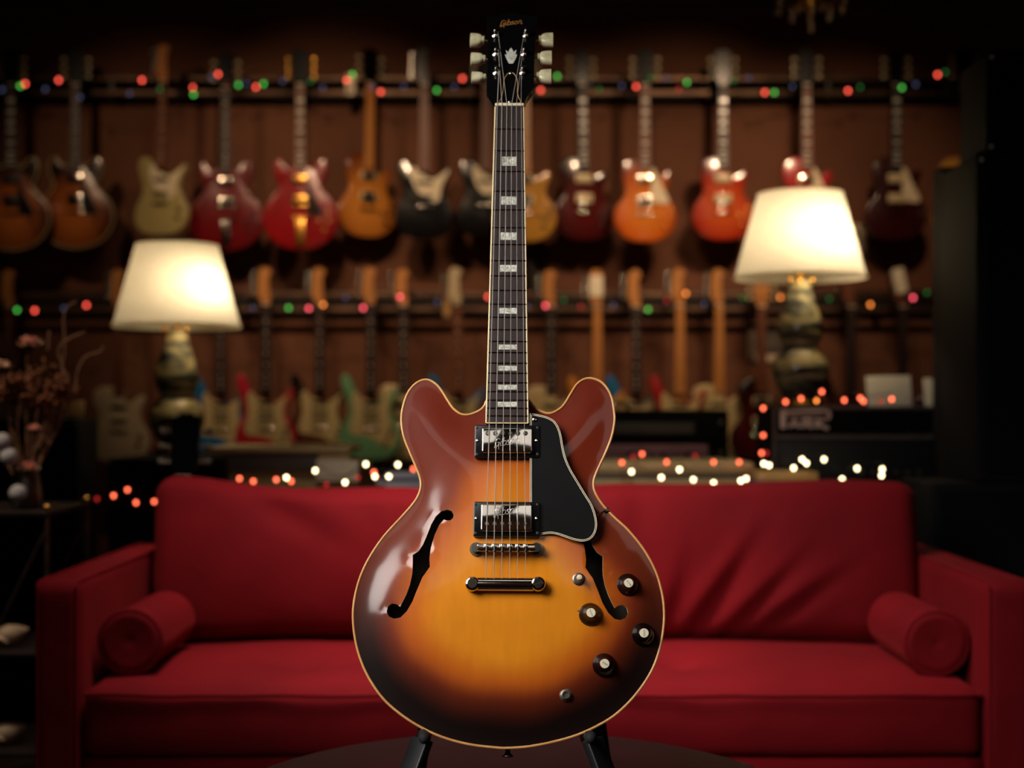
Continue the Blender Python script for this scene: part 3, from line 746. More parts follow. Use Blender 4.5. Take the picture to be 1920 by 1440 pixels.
part('switch_tip', MB().lathe([(0.0020, z + 0.003), (0.0022, z + 0.006), (0.0036, z + 0.009), (0.0038, z + 0.014), (0.0030, z + 0.0165), (1e-6, z + 0.0172)], (a[0] + 0.0005, a[1] + 0.0002, 0), 18), 'bone', sw, label='white switch tip')
a = g(1061, 1303, 0.010); z = zsurf(*a)
jk = part('output_jack', MB().lathe([(0.0078, z), (0.0078, z + 0.0012), (0.0070, z + 0.0014)], (*a, 0), 28).lathe([(0.0074, z + 0.0012), (0.0070, z + 0.0034), (0.0056, z + 0.0040), (0.0046, z + 0.0040), (0.0044, z + 0.0010), (1e-6, z + 0.0010)], (*a, 0), 6).lathe([(0.0050, z + 0.003), (0.0050, z + 0.0055), (0.0038, z + 0.0055), (0.0036, z + 0.001), (1e-6, z + 0.001)], (*a, 0), 20), 'dull_metal', guitar)
part('jack_hole', MB().lathe([(0.0036, z + 0.0012), (1e-6, z + 0.0014)], (*a, 0), 16), 'grille', jk)
part('strap_button', MB().lathe([(0.0035, 0), (0.0030, 0.004), (0.0045, 0.007), (0.0072, 0.009), (0.0072, 0.010), (0.004, 0.011)], (0.0, -0.0, -0.02), 18, Matrix(((1, 0, 0), (0, 0, -1), (0, 1, 0)))), 'dull_metal', guitar)

# ================================================================== STAND AND TABLE
TZ = 0.45
stand = thing('guitar_stand', 'low black A-frame stand with rubber-tipped arms under the sunburst guitar', 'stand', (0, 1.86, TZ))
def rel(p, o): return Vector(p) - o.location
tipL = P(795.5, 1383, 1.715); tipR = P(1107.5, 1383, 1.715)
def under(tx, w, gap):
    """point below the body's rim at world x = tx, w behind the face, gap away from the side"""
    i = min((i for i in range(no) if outline[i].y < 0.12), key=lambda i: abs((ORG + uhat * outline[i].x + vhat * outline[i].y).x - tx))
    t = (outline[(i + 1) % no] - outline[i - 1]).normalized(); q = outline[i] + Vector((t.y, -t.x)) * gap
    return ORG + uhat * q.x + vhat * q.y - nhat * w
zb_k = (0.80 - ORG.z + 0.044 * nhat.z) / vhat.z; pbk = ORG + vhat * zb_k - nhat * 0.044
ARME = []
for tip, s in ((tipL, -1), (tipR, 1)):
    back = under(tip.x, 0.075, 0.0060); fro = under(tip.x, 0.002, 0.0060); ARME.append(back); foot = Vector((tip.x + s * 0.055, 1.70, TZ + 0.006)); rear = Vector((s * 0.137, 2.06, TZ + 0.006))
    arm = part('arm', MB().tube([rel(tip + Vector((0, 0.003, 0)), stand), rel(fro, stand), rel(back, stand)], 0.0065, 10), 'black_satin', stand)
    part('rubber_tip', MB().sphere(rel(tip, stand), 0.0076, 18, 12, (1, 1.3, 1)), 'black_rubber', arm)
    d = foot - Vector((tip.x + s * 0.004, 1.752, tip.z - 0.010)); mid = (foot + Vector((tip.x + s * 0.004, 1.752, tip.z - 0.010))) / 2
    rotm = d.to_track_quat('Z', 'Y').to_matrix()
    lg = part('leg', MB().rbox(rel(mid, stand), (0.029, 0.012, d.length), 0.002, rotm), 'black_satin', stand)
    part('rubber_foot', MB().rbox(rel(foot, stand), (0.03, 0.022, 0.012), 0.003), 'black_rubber', lg)
    tp = Vector((s * 0.085, pbk.y + 0.016, 0.80)); d = rear - tp
    lg = part('leg', MB().rbox(rel((rear + tp) / 2, stand), (0.020, 0.010, d.length), 0.002, d.to_track_quat('Z', 'Y').to_matrix()), 'black_satin', stand)
    part('rubber_foot', MB().rbox(rel(rear, stand), (0.028, 0.022, 0.012), 0.003), 'black_rubber', lg)
part('crossbar', MB().tube([rel(ARME[0], stand), rel((ARME[0].x * 0.9, 1.915, ARME[0].z + 0.02), stand), rel((0, 1.925, ARME[0].z + 0.06), stand), rel((ARME[1].x * 0.9, 1.915, ARME[1].z + 0.02), stand), rel(ARME[1], stand)], 0.006, 8), 'black_satin', stand)
part('back_rest', MB().rbox(rel(pbk - nhat * 0.0105, stand) - Vector((pbk.x, 0, 0)), (0.19, 0.022, 0.03), 0.008, Matrix.Rotation(-TILT, 3, 'X')), 'black_rubber', stand)

TCX, TCY, TR = -0.0, 1.985, 0.415
table = thing('coffee_table', 'round dark red-brown coffee table with a glossy top, below the sunburst guitar', 'table', (TCX, TCY, 0))
part('table_top', MB().lathe([(0.40, TZ - 0.032), (TR - 0.004, TZ - 0.030), (TR, TZ - 0.024), (TR, TZ - 0.006), (TR - 0.005, TZ), (TR - 0.01, TZ)], (0, 0, 0), 96), 'table_lacquer', table)
part('apron', MB().lathe([(0.34, TZ - 0.09), (0.345, TZ - 0.09), (0.345, TZ - 0.032)], (0, 0, 0), 64), 'dark_wood', table)
for k in range(4):
    a = PI / 4 + k * PI / 2
    part('leg', MB().cyl((0.31 * math.cos(a), 0.31 * math.sin(a), TZ - 0.035), (0.36 * math.cos(a), 0.36 * math.sin(a), 0.0), 0.022, 0.013, 16), 'dark_wood', table)

# ================================================================== SOFA
sofa = thing('sofa', 'long red velvet sofa with square arms behind the round table', 'sofa', (0.04, 3.35, 0))
SO = sofa.location
def cushion(name, c, size, r, mat, parent, res=(60, 14, 24), fn=None, rot=None, label=None, amp=0.006, sc=3.0, seedv=0.0, **kw):
    """upholstered block: rounded box whose faces swell and crease; fn(p, n) adds to the surface"""
    h = Vector(size) / 2; mb = MB(); bm = bmesh.new()
    faces = ((0, 1, 2, 1), (0, 1, 2, -1), (1, 2, 0, 1), (1, 2, 0, -1), (2, 0, 1, 1), (2, 0, 1, -1))
    for ax, ay, az, s in faces:
        nx_, ny_ = res[ax], res[ay]; grid = []
        for j in range(ny_ + 1):
            row = []
            for i in range(nx_ + 1):
                p = Vector((0, 0, 0)); p[ax] = (2 * i / nx_ - 1) * h[ax]; p[ay] = (2 * j / ny_ - 1) * h[ay]; p[az] = s * h[az]
                core = Vector([max(-h[k] + r, min(h[k] - r, p[k])) for k in range(3)]); d = p - core
                n = d.normalized() if d.length > 1e-9 else Vector((0, 0, 1)); q = core + n * r if d.length > 1e-9 else p
                w = noise.noise(Vector((p.x * sc + seedv, p.y * sc, p.z * sc + seedv))) * amp + noise.noise(Vector((p.x * sc * 2.7, p.y * sc * 2.7 + seedv, p.z * sc * 2.2))) * amp * 0.35
                q = q + n * w
                if fn: q = q + fn(p, n, h)
                row.append(bm.verts.new(q))
            grid.append(row)
        for j in range(ny_):
            for i in range(nx_):
                f = [grid[j][i], grid[j][i + 1], grid[j + 1][i + 1], grid[j + 1][i]]
                if s < 0: f.reverse()
                bm.faces.new(f)
    bmesh.ops.remove_doubles(bm, verts=list(bm.verts), dist=0.0006)
    mb.bm(bm, c, rot); return part(name, mb, mat, parent, 180, label)

SX0, SX1 = -0.892, 0.978                     # inner faces of the arms
cxs = (SX0 + SX1) / 2 - SO.x
TUFT = [(560, 1232), (1275, 1228)]
tuft = [((P(x, y, 3.10).x) - SO.x - cxs, P(x, y, 3.10).y - 3.20) for x, y in TUFT]
def seat_fn(p, n, h):
    a = max(0, 1 - (p.x / h.x) ** 4) * max(0, 1 - (p.y / h.y) ** 2); q = Vector((0, 0, 0))
    if n.z > 0.3 and p.z > 0:
        q.z += 0.030 * a ** 0.6
        for tx, ty in tuft:
            rr = math.hypot(p.x - tx, (p.y - ty) * 1.2); q.z -= 0.028 * math.exp(-(rr / 0.035) ** 2) + 0.012 * math.exp(-(rr / 0.13) ** 2)
    if n.y < -0.5: q.y -= 0.012 * max(0, 1 - (p.x / h.x) ** 6) * max(0, 1 - (p.z / h.z) ** 2)
    return q
seat_z0, seat_z1 = 0.272, 0.415
seat = cushion('seat_cushion', (cxs, 3.235 - SO.y, (seat_z0 + seat_z1) / 2), (SX1 - SX0 - 0.012, 0.60, seat_z1 - seat_z0), 0.022, 'velvet', sofa, (90, 34, 10), seat_fn, amp=0.004, sc=5)
pz = 0.4035; yf = 2.9275 - SO.y; x0 = SX0 - SO.x + 0.012; x1 = SX1 - SO.x - 0.012
pts = [(x0, yf + 0.25, pz), (x0, yf + 0.03, pz)] + [(x0 + (x1 - x0) * i / 40, yf + 0.004 - 0.008 * (1 - (2 * i / 40 - 1) ** 6), pz + 0.003 * noise.noise(Vector((i * 0.4, 0, 0)))) for i in range(41)] + [(x1, yf + 0.03, pz), (x1, yf + 0.25, pz)]
part('piping', MB().tube(pts, 0.0045, 8), 'velvet', seat)

def back_fn(p, n, h):
    q = Vector((0, 0, 0)); a = max(0, 1 - (p.x / h.x) ** 4) * max(0, 1 - (p.z / h.z) ** 2)
    if n.y < -0.3: q.y -= 0.055 * a ** 0.7
    if n.z > 0.2 and p.z > 0: q.z += 0.022 * math.exp(-((p.x + h.x * 0.95) / 0.13) ** 2) + 0.012 * math.exp(-((p.x - h.x * 0.75) / 0.4) ** 2) - 0.008 * math.exp(-((p.x + 0.2) / 0.35) ** 2)
    if n.y < -0.3:                            # pulled folds towards the lower right and soft dents
        for fx, fz, ang, ln, dp, wd in ((0.42, -0.10, 0.95, 0.16, 0.016, 0.018), (0.50, -0.13, 0.80, 0.15, 0.014, 0.016), (0.60, -0.12, 0.6, 0.14, 0.010, 0.018), (0.33, -0.12, 1.3, 0.12, 0.010, 0.02),
                                        (-0.30, 0.13, 1.9, 0.10, 0.008, 0.03), (-0.12, 0.10, 1.4, 0.12, 0.008, 0.03), (-0.62, 0.12, -0.5, 0.16, 0.008, 0.03), (0.25, 0.12, 1.5, 0.10, 0.006, 0.03)):
            dx = p.x - fx; dz = p.z - fz; l = dx * math.cos(ang) + dz * math.sin(ang); t = -dx * math.sin(ang) + dz * math.cos(ang)
            q.y += dp * math.exp(-(t / wd) ** 2) * math.exp(-(l / ln) ** 2) - dp * 0.8 * math.exp(-((t - wd * 1.9) / wd) ** 2) * math.exp(-(l / ln) ** 2)
    return q
bx0, bx1 = -0.868 - SO.x, 0.985 - SO.x
cushion('back_cushion', ((bx0 + bx1) / 2, 3.50 - SO.y, 0.610), (bx1 - bx0, 0.17, 0.378), 0.045, 'velvet', sofa, (110, 12, 34), back_fn, Matrix.Rotation(R(-9), 3, 'X'), amp=0.007, sc=3.2, seedv=4.0)
for s, xi in ((-1, SX0), (1, SX1)):
    w = 0.092; xo = xi + s * w / 2 - SO.x
    arm = cushion('arm', (xo, 3.345 - SO.y, 0.372), (w, 0.835, 0.53), 0.014, 'velvet', sofa, (8, 30, 20), None, amp=0.002, sc=6)
    for e in (xi + s * 0.006 - SO.x, xi + s * (w - 0.006) - SO.x):
        part('piping', MB().tube([(e, 2.930 - SO.y, 0.12), (e, 2.930 - SO.y, 0.625), (e, 2.938 - SO.y, 0.634), (e, 2.96 - SO.y, 0.636), (e, 3.75 - SO.y, 0.636)], 0.0035, 6), 'velvet', arm)
cushion('back_frame', ((SX0 + SX1) / 2 - SO.x, 3.69 - SO.y, 0.42), (SX1 - SX0 - 0.01, 0.14, 0.60), 0.02, 'velvet', sofa, (40, 6, 20), None, amp=0.002)
cushion('base_rail', ((SX0 + SX1) / 2 - SO.x, 3.28 - SO.y, 0.187), (SX1 - SX0 - 0.006, 0.68, 0.165), 0.012, 'velvet', sofa, (50, 20, 6), None, amp=0.002)
for x in (SX0, SX1):
    for y in (3.0, 3.70):
        part('leg', MB().cyl((x - SO.x, y - SO.y, 0.11), (x - SO.x, y - SO.y, 0.0), 0.022, 0.015, 14), 'dark_wood', sofa)

def bolster(x, label, seedv):
    r = 0.0675; o = thing('bolster_cushion', label, 'cushion', (x, 3.02, 0.4295 if x < 0 else 0.4270), group='velvet bolsters on the sofa')
    n = 36; vs = []; fs = []; prof = [(0.01, 0.003), (0.4, 0.0025), (0.72, 0.001), (0.93, 0.0), (0.985, 0.006), (1.0, 0.014)] + [(1.0, 0.014 + 0.30 * k / 14) for k in range(1, 15)] + [(0.985, 0.322), (0.93, 0.328), (0.7, 0.332), (0.01, 0.332)]
    for rr, y in prof:
        for k in range(n):
            t = 2 * PI * k / n; w = 1 + 0.02 * noise.noise(Vector((math.cos(t) * 1.3 + seedv, math.sin(t) * 1.3, y * 9)))
            vs.append((r * rr * w * math.cos(t), y, r + r * rr * w * math.sin(t)))
    m = len(prof)
    for j in range(m - 1):
        for k in range(n): fs.append((j * n + k, j * n + (k + 1) % n, (j + 1) * n + (k + 1) % n, (j + 1) * n + k))
    fs += [tuple(range(n)), tuple(range((m - 1) * n, m * n))]
    part('bolster_body', MB().add(vs, fs), 'velvet', o, 180)
    part('piping', MB().tube([(r * 0.985 * math.cos(2 * PI * k / 40), 0.006, r + r * 0.985 * math.sin(2 * PI * k / 40)) for k in range(40)], 0.0055, 8, closed=True), 'velvet', o)
bolster(-0.812, 'red velvet bolster cushion against the sofa arm beside the flower stand', 1.0)
bolster(0.903, 'red velvet bolster cushion against the sofa arm beside the black speaker cabinets', 5.0)

# ================================================================== GUITAR WALL
YG = 7.55
def rail(py0, py1, x0, x1, label):
    o = thing('hanging_rail', label, 'rail', (0, YG + 0.1, P(0, py1, YG + 0.1).z), group='guitar rails on the back wall')
    for py in (py0, py1):
        z = P(0, py, YG + 0.1).z - o.location.z
        part('bar', MB().rbox(((x0 + x1) / 2, 0, z), (x1 - x0, 0.022, 0.030), 0.006), 'rail_bronze', o)
    z1 = P(0, py0, YG + 0.1).z - o.location.z
    for k in range(9):
        x = x0 + 0.2 + (x1 - x0 - 0.4) * k / 8
        part('bracket', MB().rbox((x, 0.07, z1 / 2), (0.03, 0.14, z1 + 0.05), 0.004), 'black_satin', o)
    part('backboard', MB().rbox(((x0 + x1) / 2, 0.135, z1 / 2), (x1 - x0, 0.02, z1 + 0.07), 0.004), 'dark_wood', o)
    return o
up_rail = rail(147, 174, -3.0, 2.55, 'pair of bronze rails with backboard on the wall, the higher pair')
lo_rail = rail(553, 581, -3.0, 2.85, 'pair of bronze rails with backboard on the wall, the lower pair')

mm = lambda pts: [(x / 1000, y / 1000) for x, y in pts]
es_c = sum(p.x for p in body2d) / len(body2d)
ES = [(p.x - 0.0, p.y) for p in body2d[::2]]
SHAPES = {
 'lp': mm([(0, 0), (60, 4), (115, 28), (154, 78), (165, 130), (151, 183), (121, 225), (109, 258), (115, 294), (131, 332), (133, 360), (112, 372), (82, 352), (50, 338), (29, 352), (28, 425), (-28, 440), (-64, 440), (-101, 425), (-122, 390), (-121, 340), (-105, 292), (-103, 256), (-119, 222), (-149, 183), (-165, 130), (-154, 78), (-115, 28), (-60, 4)]),
 'strat': mm([(0, 0), (70, 6), (125, 38), (155, 95), (150, 150), (125, 200), (106, 235), (104, 266), (119, 302), (139, 338), (141, 366), (124, 374), (95, 347), (62, 318), (30, 306), (-30, 312), (-62, 334), (-86, 378), (-105, 425), (-125, 450), (-149, 446), (-158, 415), (-146, 365), (-126, 310), (-116, 266), (-125, 226), (-151, 180), (-165, 125), (-160, 75), (-125, 28), (-70, 4)]),
 'tele': mm([(0, 0), (80, 5), (135, 38), (158, 95), (150, 150), (121, 200), (109, 245), (118, 290), (134, 326), (120, 352), (86, 336), (52, 312), (30, 312), (28, 372), (-30, 392), (-80, 397), (-124, 381), (-139, 345), (-128, 300), (-111, 255), (-119, 205), (-150, 150), (-158, 95), (-135, 38), (-80, 5)]),
 'offset': mm([(0, 0), (70, 6), (122, 38), (148, 90), (146, 145), (122, 195), (104, 240), (106, 280), (126, 325), (137, 358), (124, 372), (98, 350), (62, 326), (28, 320), (-28, 330), (-50, 372), (-78, 405), (-112, 412), (-138, 392), (-142, 350), (-126, 300), (-114, 255), (-122, 205), (-146, 160), (-158, 105), (-150, 60), (-118, 22), (-60, 3)]),
 'es': ES}
GUARDS = {
 'lp': mm([(31, 372), (48, 376), (60, 350), (90, 286), (122, 222), (120, 203), (100, 198), (48, 206), (33, 226)]),
 'strat': mm([(-30, 318), (-58, 336), (-76, 362), (-95, 345), (-98, 295), (-92, 250), (-104, 205), (-112, 160), (-92, 132), (-40, 128), (20, 112), (66, 74), (104, 70), (128, 104), (124, 150), (102, 205), (90, 250), (98, 300), (118, 346), (100, 336), (62, 310), (30, 300)]),
 'tele': mm([(-30, 372), (-70, 380), (-104, 362), (-116, 330), (-104, 290), (-96, 250), (-86, 205), (-40, 196), (30, 196), (72, 190), (92, 210), (88, 250), (98, 296), (112, 328), (90, 326), (54, 304), (30, 300)]),
 'offset': mm([(-30, 345), (-46, 372), (-66, 366), (-72, 330), (-58, 285), (-36, 246), (0, 218), (36, 196), (60, 190), (78, 210), (84, 246), (96, 290), (124, 342), (110, 350), (66, 318), (30, 312)]),
 'es': mm([(34, 330), (58, 322), (70, 286), (96, 236), (116, 196), (104, 176), (44, 184), (36, 210)])}
GEO = {'lp': (0.19, 0.628, 0.50, 0.44), 'es': (0.232, 0.628, 0.50, 0.40), 'strat': (0.165, 0.648, 0.47, 0.31), 'tele': (0.165, 0.648, 0.47, 0.31), 'offset': (0.165, 0.635, 0.47, 0.33)}  # bridge z, scale, ...
HEAD33 = mm([(-20, 0), (-26, 12), (-40, 32), (-40, 80), (-44, 172), (-24, 180), (-10, 190), (0, 184), (10, 190), (24, 180), (44, 172), (40, 80), (40, 32), (26, 12), (20, 0)])
HEAD6 = mm([(-20, 0), (-24, 14), (-38, 34), (-44, 60), (-40, 170), (-22, 192), (4, 194), (24, 182), (30, 162), (14, 150), (16, 60), (26, 34), (20, 14), (20, 0)])
CACHE = {}
def cached(key, fn, sharp=35):
    if key not in CACHE: CACHE[key] = fn().mesh(key if isinstance(key, str) else key[0], sharp)
    return CACHE[key]
def fmap(x, y, z): return (x, -z, y)          # outline (x, up) and outwards distance -> guitar space, front towards -Y

UG = 'guitars hanging on the upper rail'; LG = 'guitars hanging on the lower rail'
GI = 0
def hang_guitar(kind, px, nutpy, body, label, guard=None, board_m='rosewood_lit', head_m='black_gloss', inlay='block', turn=0.0, tilt=0.0, Y=YG, pick='black_satin', knob_m='black_plastic', hw='nickel', group='guitars hanging on the upper rail', vib=False, name='hanging_guitar', binding=None, z=None, cat='guitar', dy=None):
    global GI
    bz, sl, _, _ = GEO[kind]; nz = bz + sl
    if name == 'hanging_guitar':
        GI += 1; Y = YG - (0.09 if GI % 2 else 0.0) if dy is None else YG + dy
    nut = P(px, nutpy, Y); base_z = nut.z - nz if z is None else z
    o = thing(name, label, cat, (nut.x, Y, base_z), (0, tilt, R(turn)), group)
    out = lambda: ccw([tuple(p) for p in crom(SHAPES[kind], 4)])
    T = 0.045 if kind != 'es' else 0.05
    b = link('body', cached(('body', kind), lambda: MB().prism(out(), 0.0, T, 0.009, 3, f=fmap), 50), body, o)
    if binding: link('binding', cached(('bind', kind), lambda: MB().tube([fmap(x, y, T - 0.001) for x, y in out()], 0.0025, 6, closed=True)), binding, o)
    if guard: link('pickguard', cached(('guard', kind), lambda: MB().prism(ccw([tuple(p) for p in crom(GUARDS[kind], 3)]), T, T + 0.004 if kind in ('strat', 'tele', 'offset') else T + 0.008, f=fmap)), guard, o)
    zt = T + 0.012
    def neckm():
        m = MB(); n = 10; vs = []; fs = []
        st = ((SHAPE_JOIN[kind], 0.027, 0.020), (bz + sl * 0.55, 0.025, 0.020), (nz, 0.021, 0.018))
        for zz, w, d in st:
            for k in range(n + 1): vs.append((w * math.cos(PI * k / n), -(zt - 0.006) + d * math.sin(PI * k / n), zz))
        for j in range(len(st) - 1):
            for k in range(n): fs.append((j * (n + 1) + k, (j + 1) * (n + 1) + k, (j + 1) * (n + 1) + k + 1, j * (n + 1) + k + 1))
        return m.add(vs, fs)
    link('neck', cached(('neck', kind), neckm), 'maple' if board_m == 'maple' else 'mahogany', o)
    vend = bz + sl * 2 ** (-22 / 12) + 0.004
    link('fingerboard', cached(('board', kind), lambda: MB().prism([(-0.028, vend), (0.028, vend), (0.0205, nz), (-0.0205, nz)], zt - 0.006, zt, f=fmap)), board_m, o)
    h33 = kind in ('lp', 'es')
    link('headstock', cached(('head', h33, kind), lambda: MB().prism(ccw([(x, y + nz) for x, y in (HEAD33 if h33 else HEAD6)]), zt - 0.022, zt - 0.006, 0.002, 1, f=fmap)), head_m, o)
    link('nut', cached(('nut', kind), lambda: MB().rbox((0, -zt, nz), (0.042, 0.008, 0.006), 0.001)), 'bone', o)
    def peg(s):
        m = MB(); m.cyl((0, 0, 0), (s * 0.02, 0, 0), 0.003, seg=8); m.rbox((s * 0.026, 0, 0), (0.018, 0.008, 0.018), 0.003); return m
    for k in range(6):
        s = (-1 if k < 3 else 1) if h33 else -1
        zz = nz + (0.045 + 0.045 * (k % 3) if h33 else 0.045 + 0.024 * k); xx = s * (0.041 if h33 else 0.042)
        link('tuning_peg', cached(('peg', s), lambda: peg(s)), 'tuner_button' if (h33 and hw == 'nickel') else hw, o, (xx, -(zt - 0.014), zz))
    fretz = lambda k: bz + sl * 2 ** (-k / 12)
    if inlay:
        for k in (3, 5, 7, 9, 12, 15, 17, 19):
            zz = (fretz(k) + fretz(k - 1)) / 2; hh = (fretz(k - 1) - fretz(k))
            if inlay == 'block': link('inlay', cached(('inl', kind, k), lambda: MB().box((0, -zt - 0.0003, zz), (0.034, 0.001, hh * 0.6))), 'pearl', o)
            else: link('inlay', cached(('dot', kind, k), lambda: MB().cyl((0, -zt, zz), (0, -zt - 0.0008, zz), 0.005, seg=10)), 'bone', o)
    if kind in ('strat', 'offset', 'tele'):
        for q, zz in enumerate((bz + 0.045, bz + 0.085, bz + 0.13) if kind == 'strat' else (bz + 0.05, bz + 0.125)):
            link('pickup', cached(('sc', kind, q), lambda: MB().rbox((0, -(T + 0.008), zz), (0.083, 0.010, 0.018), 0.004)), pick, o)
        ks = ((0.075, 0.09), (0.095, 0.13), (0.108, 0.165)) if kind == 'strat' else ((0.10, 0.09), (0.108, 0.135))
    else:
        for q, zz in enumerate((bz + 0.03, bz + 0.135)):
            p_ = link('pickup', cached(('hbr', kind, q), lambda: MB().rbox((0, -(T + 0.005), zz), (0.090, 0.012, 0.045), 0.003)), 'cream_plastic' if kind == 'lp' else 'black_plastic', o)
            link('pickup_cover', cached(('hbc', kind, q), lambda: MB().rbox((0, -(T + 0.012), zz), (0.069, 0.010, 0.037), 0.003)), hw if pick == 'metal' else 'black_satin' if pick == 'black_satin' else pick, p_)
        ks = ((0.10, 0.08), (0.125, 0.125), (0.085, 0.13), (0.13, 0.165)) if kind == 'lp' else ((0.125, 0.10), (0.15, 0.145), (0.10, 0.15), (0.145, 0.19))
    for kx, kz in ks:
        link('knob', cached('knob_small', lambda: MB().lathe([(0.012, 0), (0.0125, 0.002), (0.009, 0.012), (0.0085, 0.016), (1e-6, 0.0165)], (0, 0, 0), 16, Matrix(((1, 0, 0), (0, 0, -1), (0, 1, 0))))), knob_m, o, (kx, -T, kz))
    link('bridge', cached(('br', kind), lambda: MB().rbox((0, -(T + 0.009), bz), (0.085, 0.016, 0.014), 0.004)), hw, o)
    if vib:
        m = lambda: MB().rbox((0, -(T + 0.006), bz * 0.38), (0.05, 0.010, bz * 0.62), 0.008).cyl((-0.035, -(T + 0.012), bz * 0.72), (0.035, -(T + 0.012), bz * 0.72), 0.009, seg=14).tube([(0.02, -(T + 0.02), bz * 0.6), (0.05, -(T + 0.035), bz * 0.75), (0.075, -(T + 0.04), bz * 1.1)], 0.004, 8)
        link('vibrato_tailpiece', cached(('vib', kind), m), hw, o)
    elif kind in ('lp', 'es'):
        link('tailpiece', cached(('tp', kind), lambda: MB().rbox((0, -(T + 0.008), bz - 0.045), (0.10, 0.014, 0.014), 0.006)), hw, o)
    if name == 'hanging_guitar':
        # yoke gripping the neck where the headstock starts to flare, turned with the guitar, and an arm back to the lower bar
        rl = up_rail if group == UG else lo_rail; yl = -(zt - 0.014); zc = nz + (0.0106 if h33 else 0.0155); rn = 'higher' if group == UG else 'lower'
        mw = Matrix.Translation(o.location) @ o.rotation_euler.to_matrix().to_4x4(); root = mw @ Vector((0, yl + 0.035, zc))
        hg = thing('guitar_hanger', 'black padded hanger gripping a guitar neck on the %s rail' % rn, 'hanger', (root.x, rl.location.y, rl.location.z), group='hangers on the %s rail' % rn)
        loc_ = lambda x, y: mw @ Vector((x, y, zc)) - hg.location
        rt = root - hg.location
        part('bracket', MB().tube([(0, -0.008, 0), (0, min(-0.014, rt.y + 0.03), 0), rt], 0.006, 8), 'black_satin', hg)
        for s in (-1, 1): part('padded_prong', MB().tube([rt, loc_(s * 0.030, yl + 0.030), loc_(s * 0.032, yl - 0.025)], 0.006, 8), 'black_rubber', hg)
    return o
SHAPE_JOIN = {'lp': 0.36, 'es': 0.40, 'strat': 0.30, 'tele': 0.30, 'offset': 0.31}
U = 163
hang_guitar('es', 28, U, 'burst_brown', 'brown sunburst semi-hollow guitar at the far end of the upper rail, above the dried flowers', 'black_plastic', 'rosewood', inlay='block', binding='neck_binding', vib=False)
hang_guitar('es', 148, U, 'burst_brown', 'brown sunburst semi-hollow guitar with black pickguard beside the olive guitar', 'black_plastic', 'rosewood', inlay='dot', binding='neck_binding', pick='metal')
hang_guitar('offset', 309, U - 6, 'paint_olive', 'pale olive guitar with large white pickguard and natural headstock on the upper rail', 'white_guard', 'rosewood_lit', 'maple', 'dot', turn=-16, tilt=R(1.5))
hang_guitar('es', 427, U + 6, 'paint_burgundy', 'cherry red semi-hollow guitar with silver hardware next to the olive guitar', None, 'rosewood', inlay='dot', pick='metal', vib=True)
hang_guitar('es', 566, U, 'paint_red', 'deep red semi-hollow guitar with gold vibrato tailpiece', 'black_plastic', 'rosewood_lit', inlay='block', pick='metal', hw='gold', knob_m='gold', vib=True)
G_HONEY = hang_guitar('lp', 683, U - 4, 'burst_honey', 'honey coloured single-cut guitar turned sideways on the upper rail', None, 'maple', inlay=None, turn=27, pick='black_satin', tilt=R(1.0), dy=0.045)
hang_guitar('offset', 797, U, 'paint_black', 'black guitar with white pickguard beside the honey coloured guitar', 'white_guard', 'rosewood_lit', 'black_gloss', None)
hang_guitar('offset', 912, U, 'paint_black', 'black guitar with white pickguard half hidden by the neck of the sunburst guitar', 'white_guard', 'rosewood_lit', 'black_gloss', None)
hang_guitar('lp', 984, U, 'paint_gold', 'gold guitar mostly hidden behind the neck of the sunburst guitar', None, 'maple', inlay='dot')
hang_guitar('lp', 1092, U, 'burst_wine', 'dark wine single-cut guitar with glossy reflections on the upper rail', None, 'rosewood', inlay='block', pick='cream_plastic', turn=12, tilt=R(-1.0))
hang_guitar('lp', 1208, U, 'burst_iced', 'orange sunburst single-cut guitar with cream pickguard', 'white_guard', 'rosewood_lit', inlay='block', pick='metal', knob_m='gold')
hang_guitar('lp', 1353, U, 'burst_cherry', 'cherry sunburst single-cut guitar with amber knobs and no pickguard', None, 'rosewood', inlay='block', pick='cream_plastic', knob_m='gold')
hang_guitar('lp', 1509, U, 'paint_scarlet', 'bright red single-cut guitar above the lamp that stands on the amplifier', 'white_guard', 'rosewood_lit', inlay='block', pick='metal')
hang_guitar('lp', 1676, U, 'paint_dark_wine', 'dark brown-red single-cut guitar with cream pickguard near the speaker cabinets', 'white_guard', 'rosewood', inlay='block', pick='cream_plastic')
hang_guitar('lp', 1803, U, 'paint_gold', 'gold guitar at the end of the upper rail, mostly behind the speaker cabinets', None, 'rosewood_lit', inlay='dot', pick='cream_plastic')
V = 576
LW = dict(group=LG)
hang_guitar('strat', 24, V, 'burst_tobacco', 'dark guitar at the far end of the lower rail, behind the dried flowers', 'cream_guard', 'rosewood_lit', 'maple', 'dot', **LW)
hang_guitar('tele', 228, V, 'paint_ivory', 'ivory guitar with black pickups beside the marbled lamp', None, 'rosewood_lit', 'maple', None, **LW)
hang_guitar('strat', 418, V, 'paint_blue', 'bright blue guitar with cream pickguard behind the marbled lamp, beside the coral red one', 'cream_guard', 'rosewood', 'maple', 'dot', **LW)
hang_guitar('strat', 502, V - 4, 'paint_coral', 'coral red guitar with cream pickguard on the lower rail', 'cream_guard', 'rosewood', 'maple', 'dot', **LW)
hang_guitar('strat', 602, V - 4, 'burst_tobacco', 'tobacco brown guitar with cream pickguard between the coral and the pale green ones', 'cream_guard', 'rosewood', 'maple', 'dot', **LW)
hang_guitar('strat', 697, V - 4, 'paint_surf', 'pale green guitar with cream pickguard on the lower rail', 'cream_guard', 'rosewood', 'maple', 'dot', **LW)
hang_guitar('tele', 758, V - 2, 'paint_cream', 'cream guitar hanging between the pale green guitar and a blue one', None, 'rosewood', 'maple', 'dot', Y=YG - 0.03, **LW)
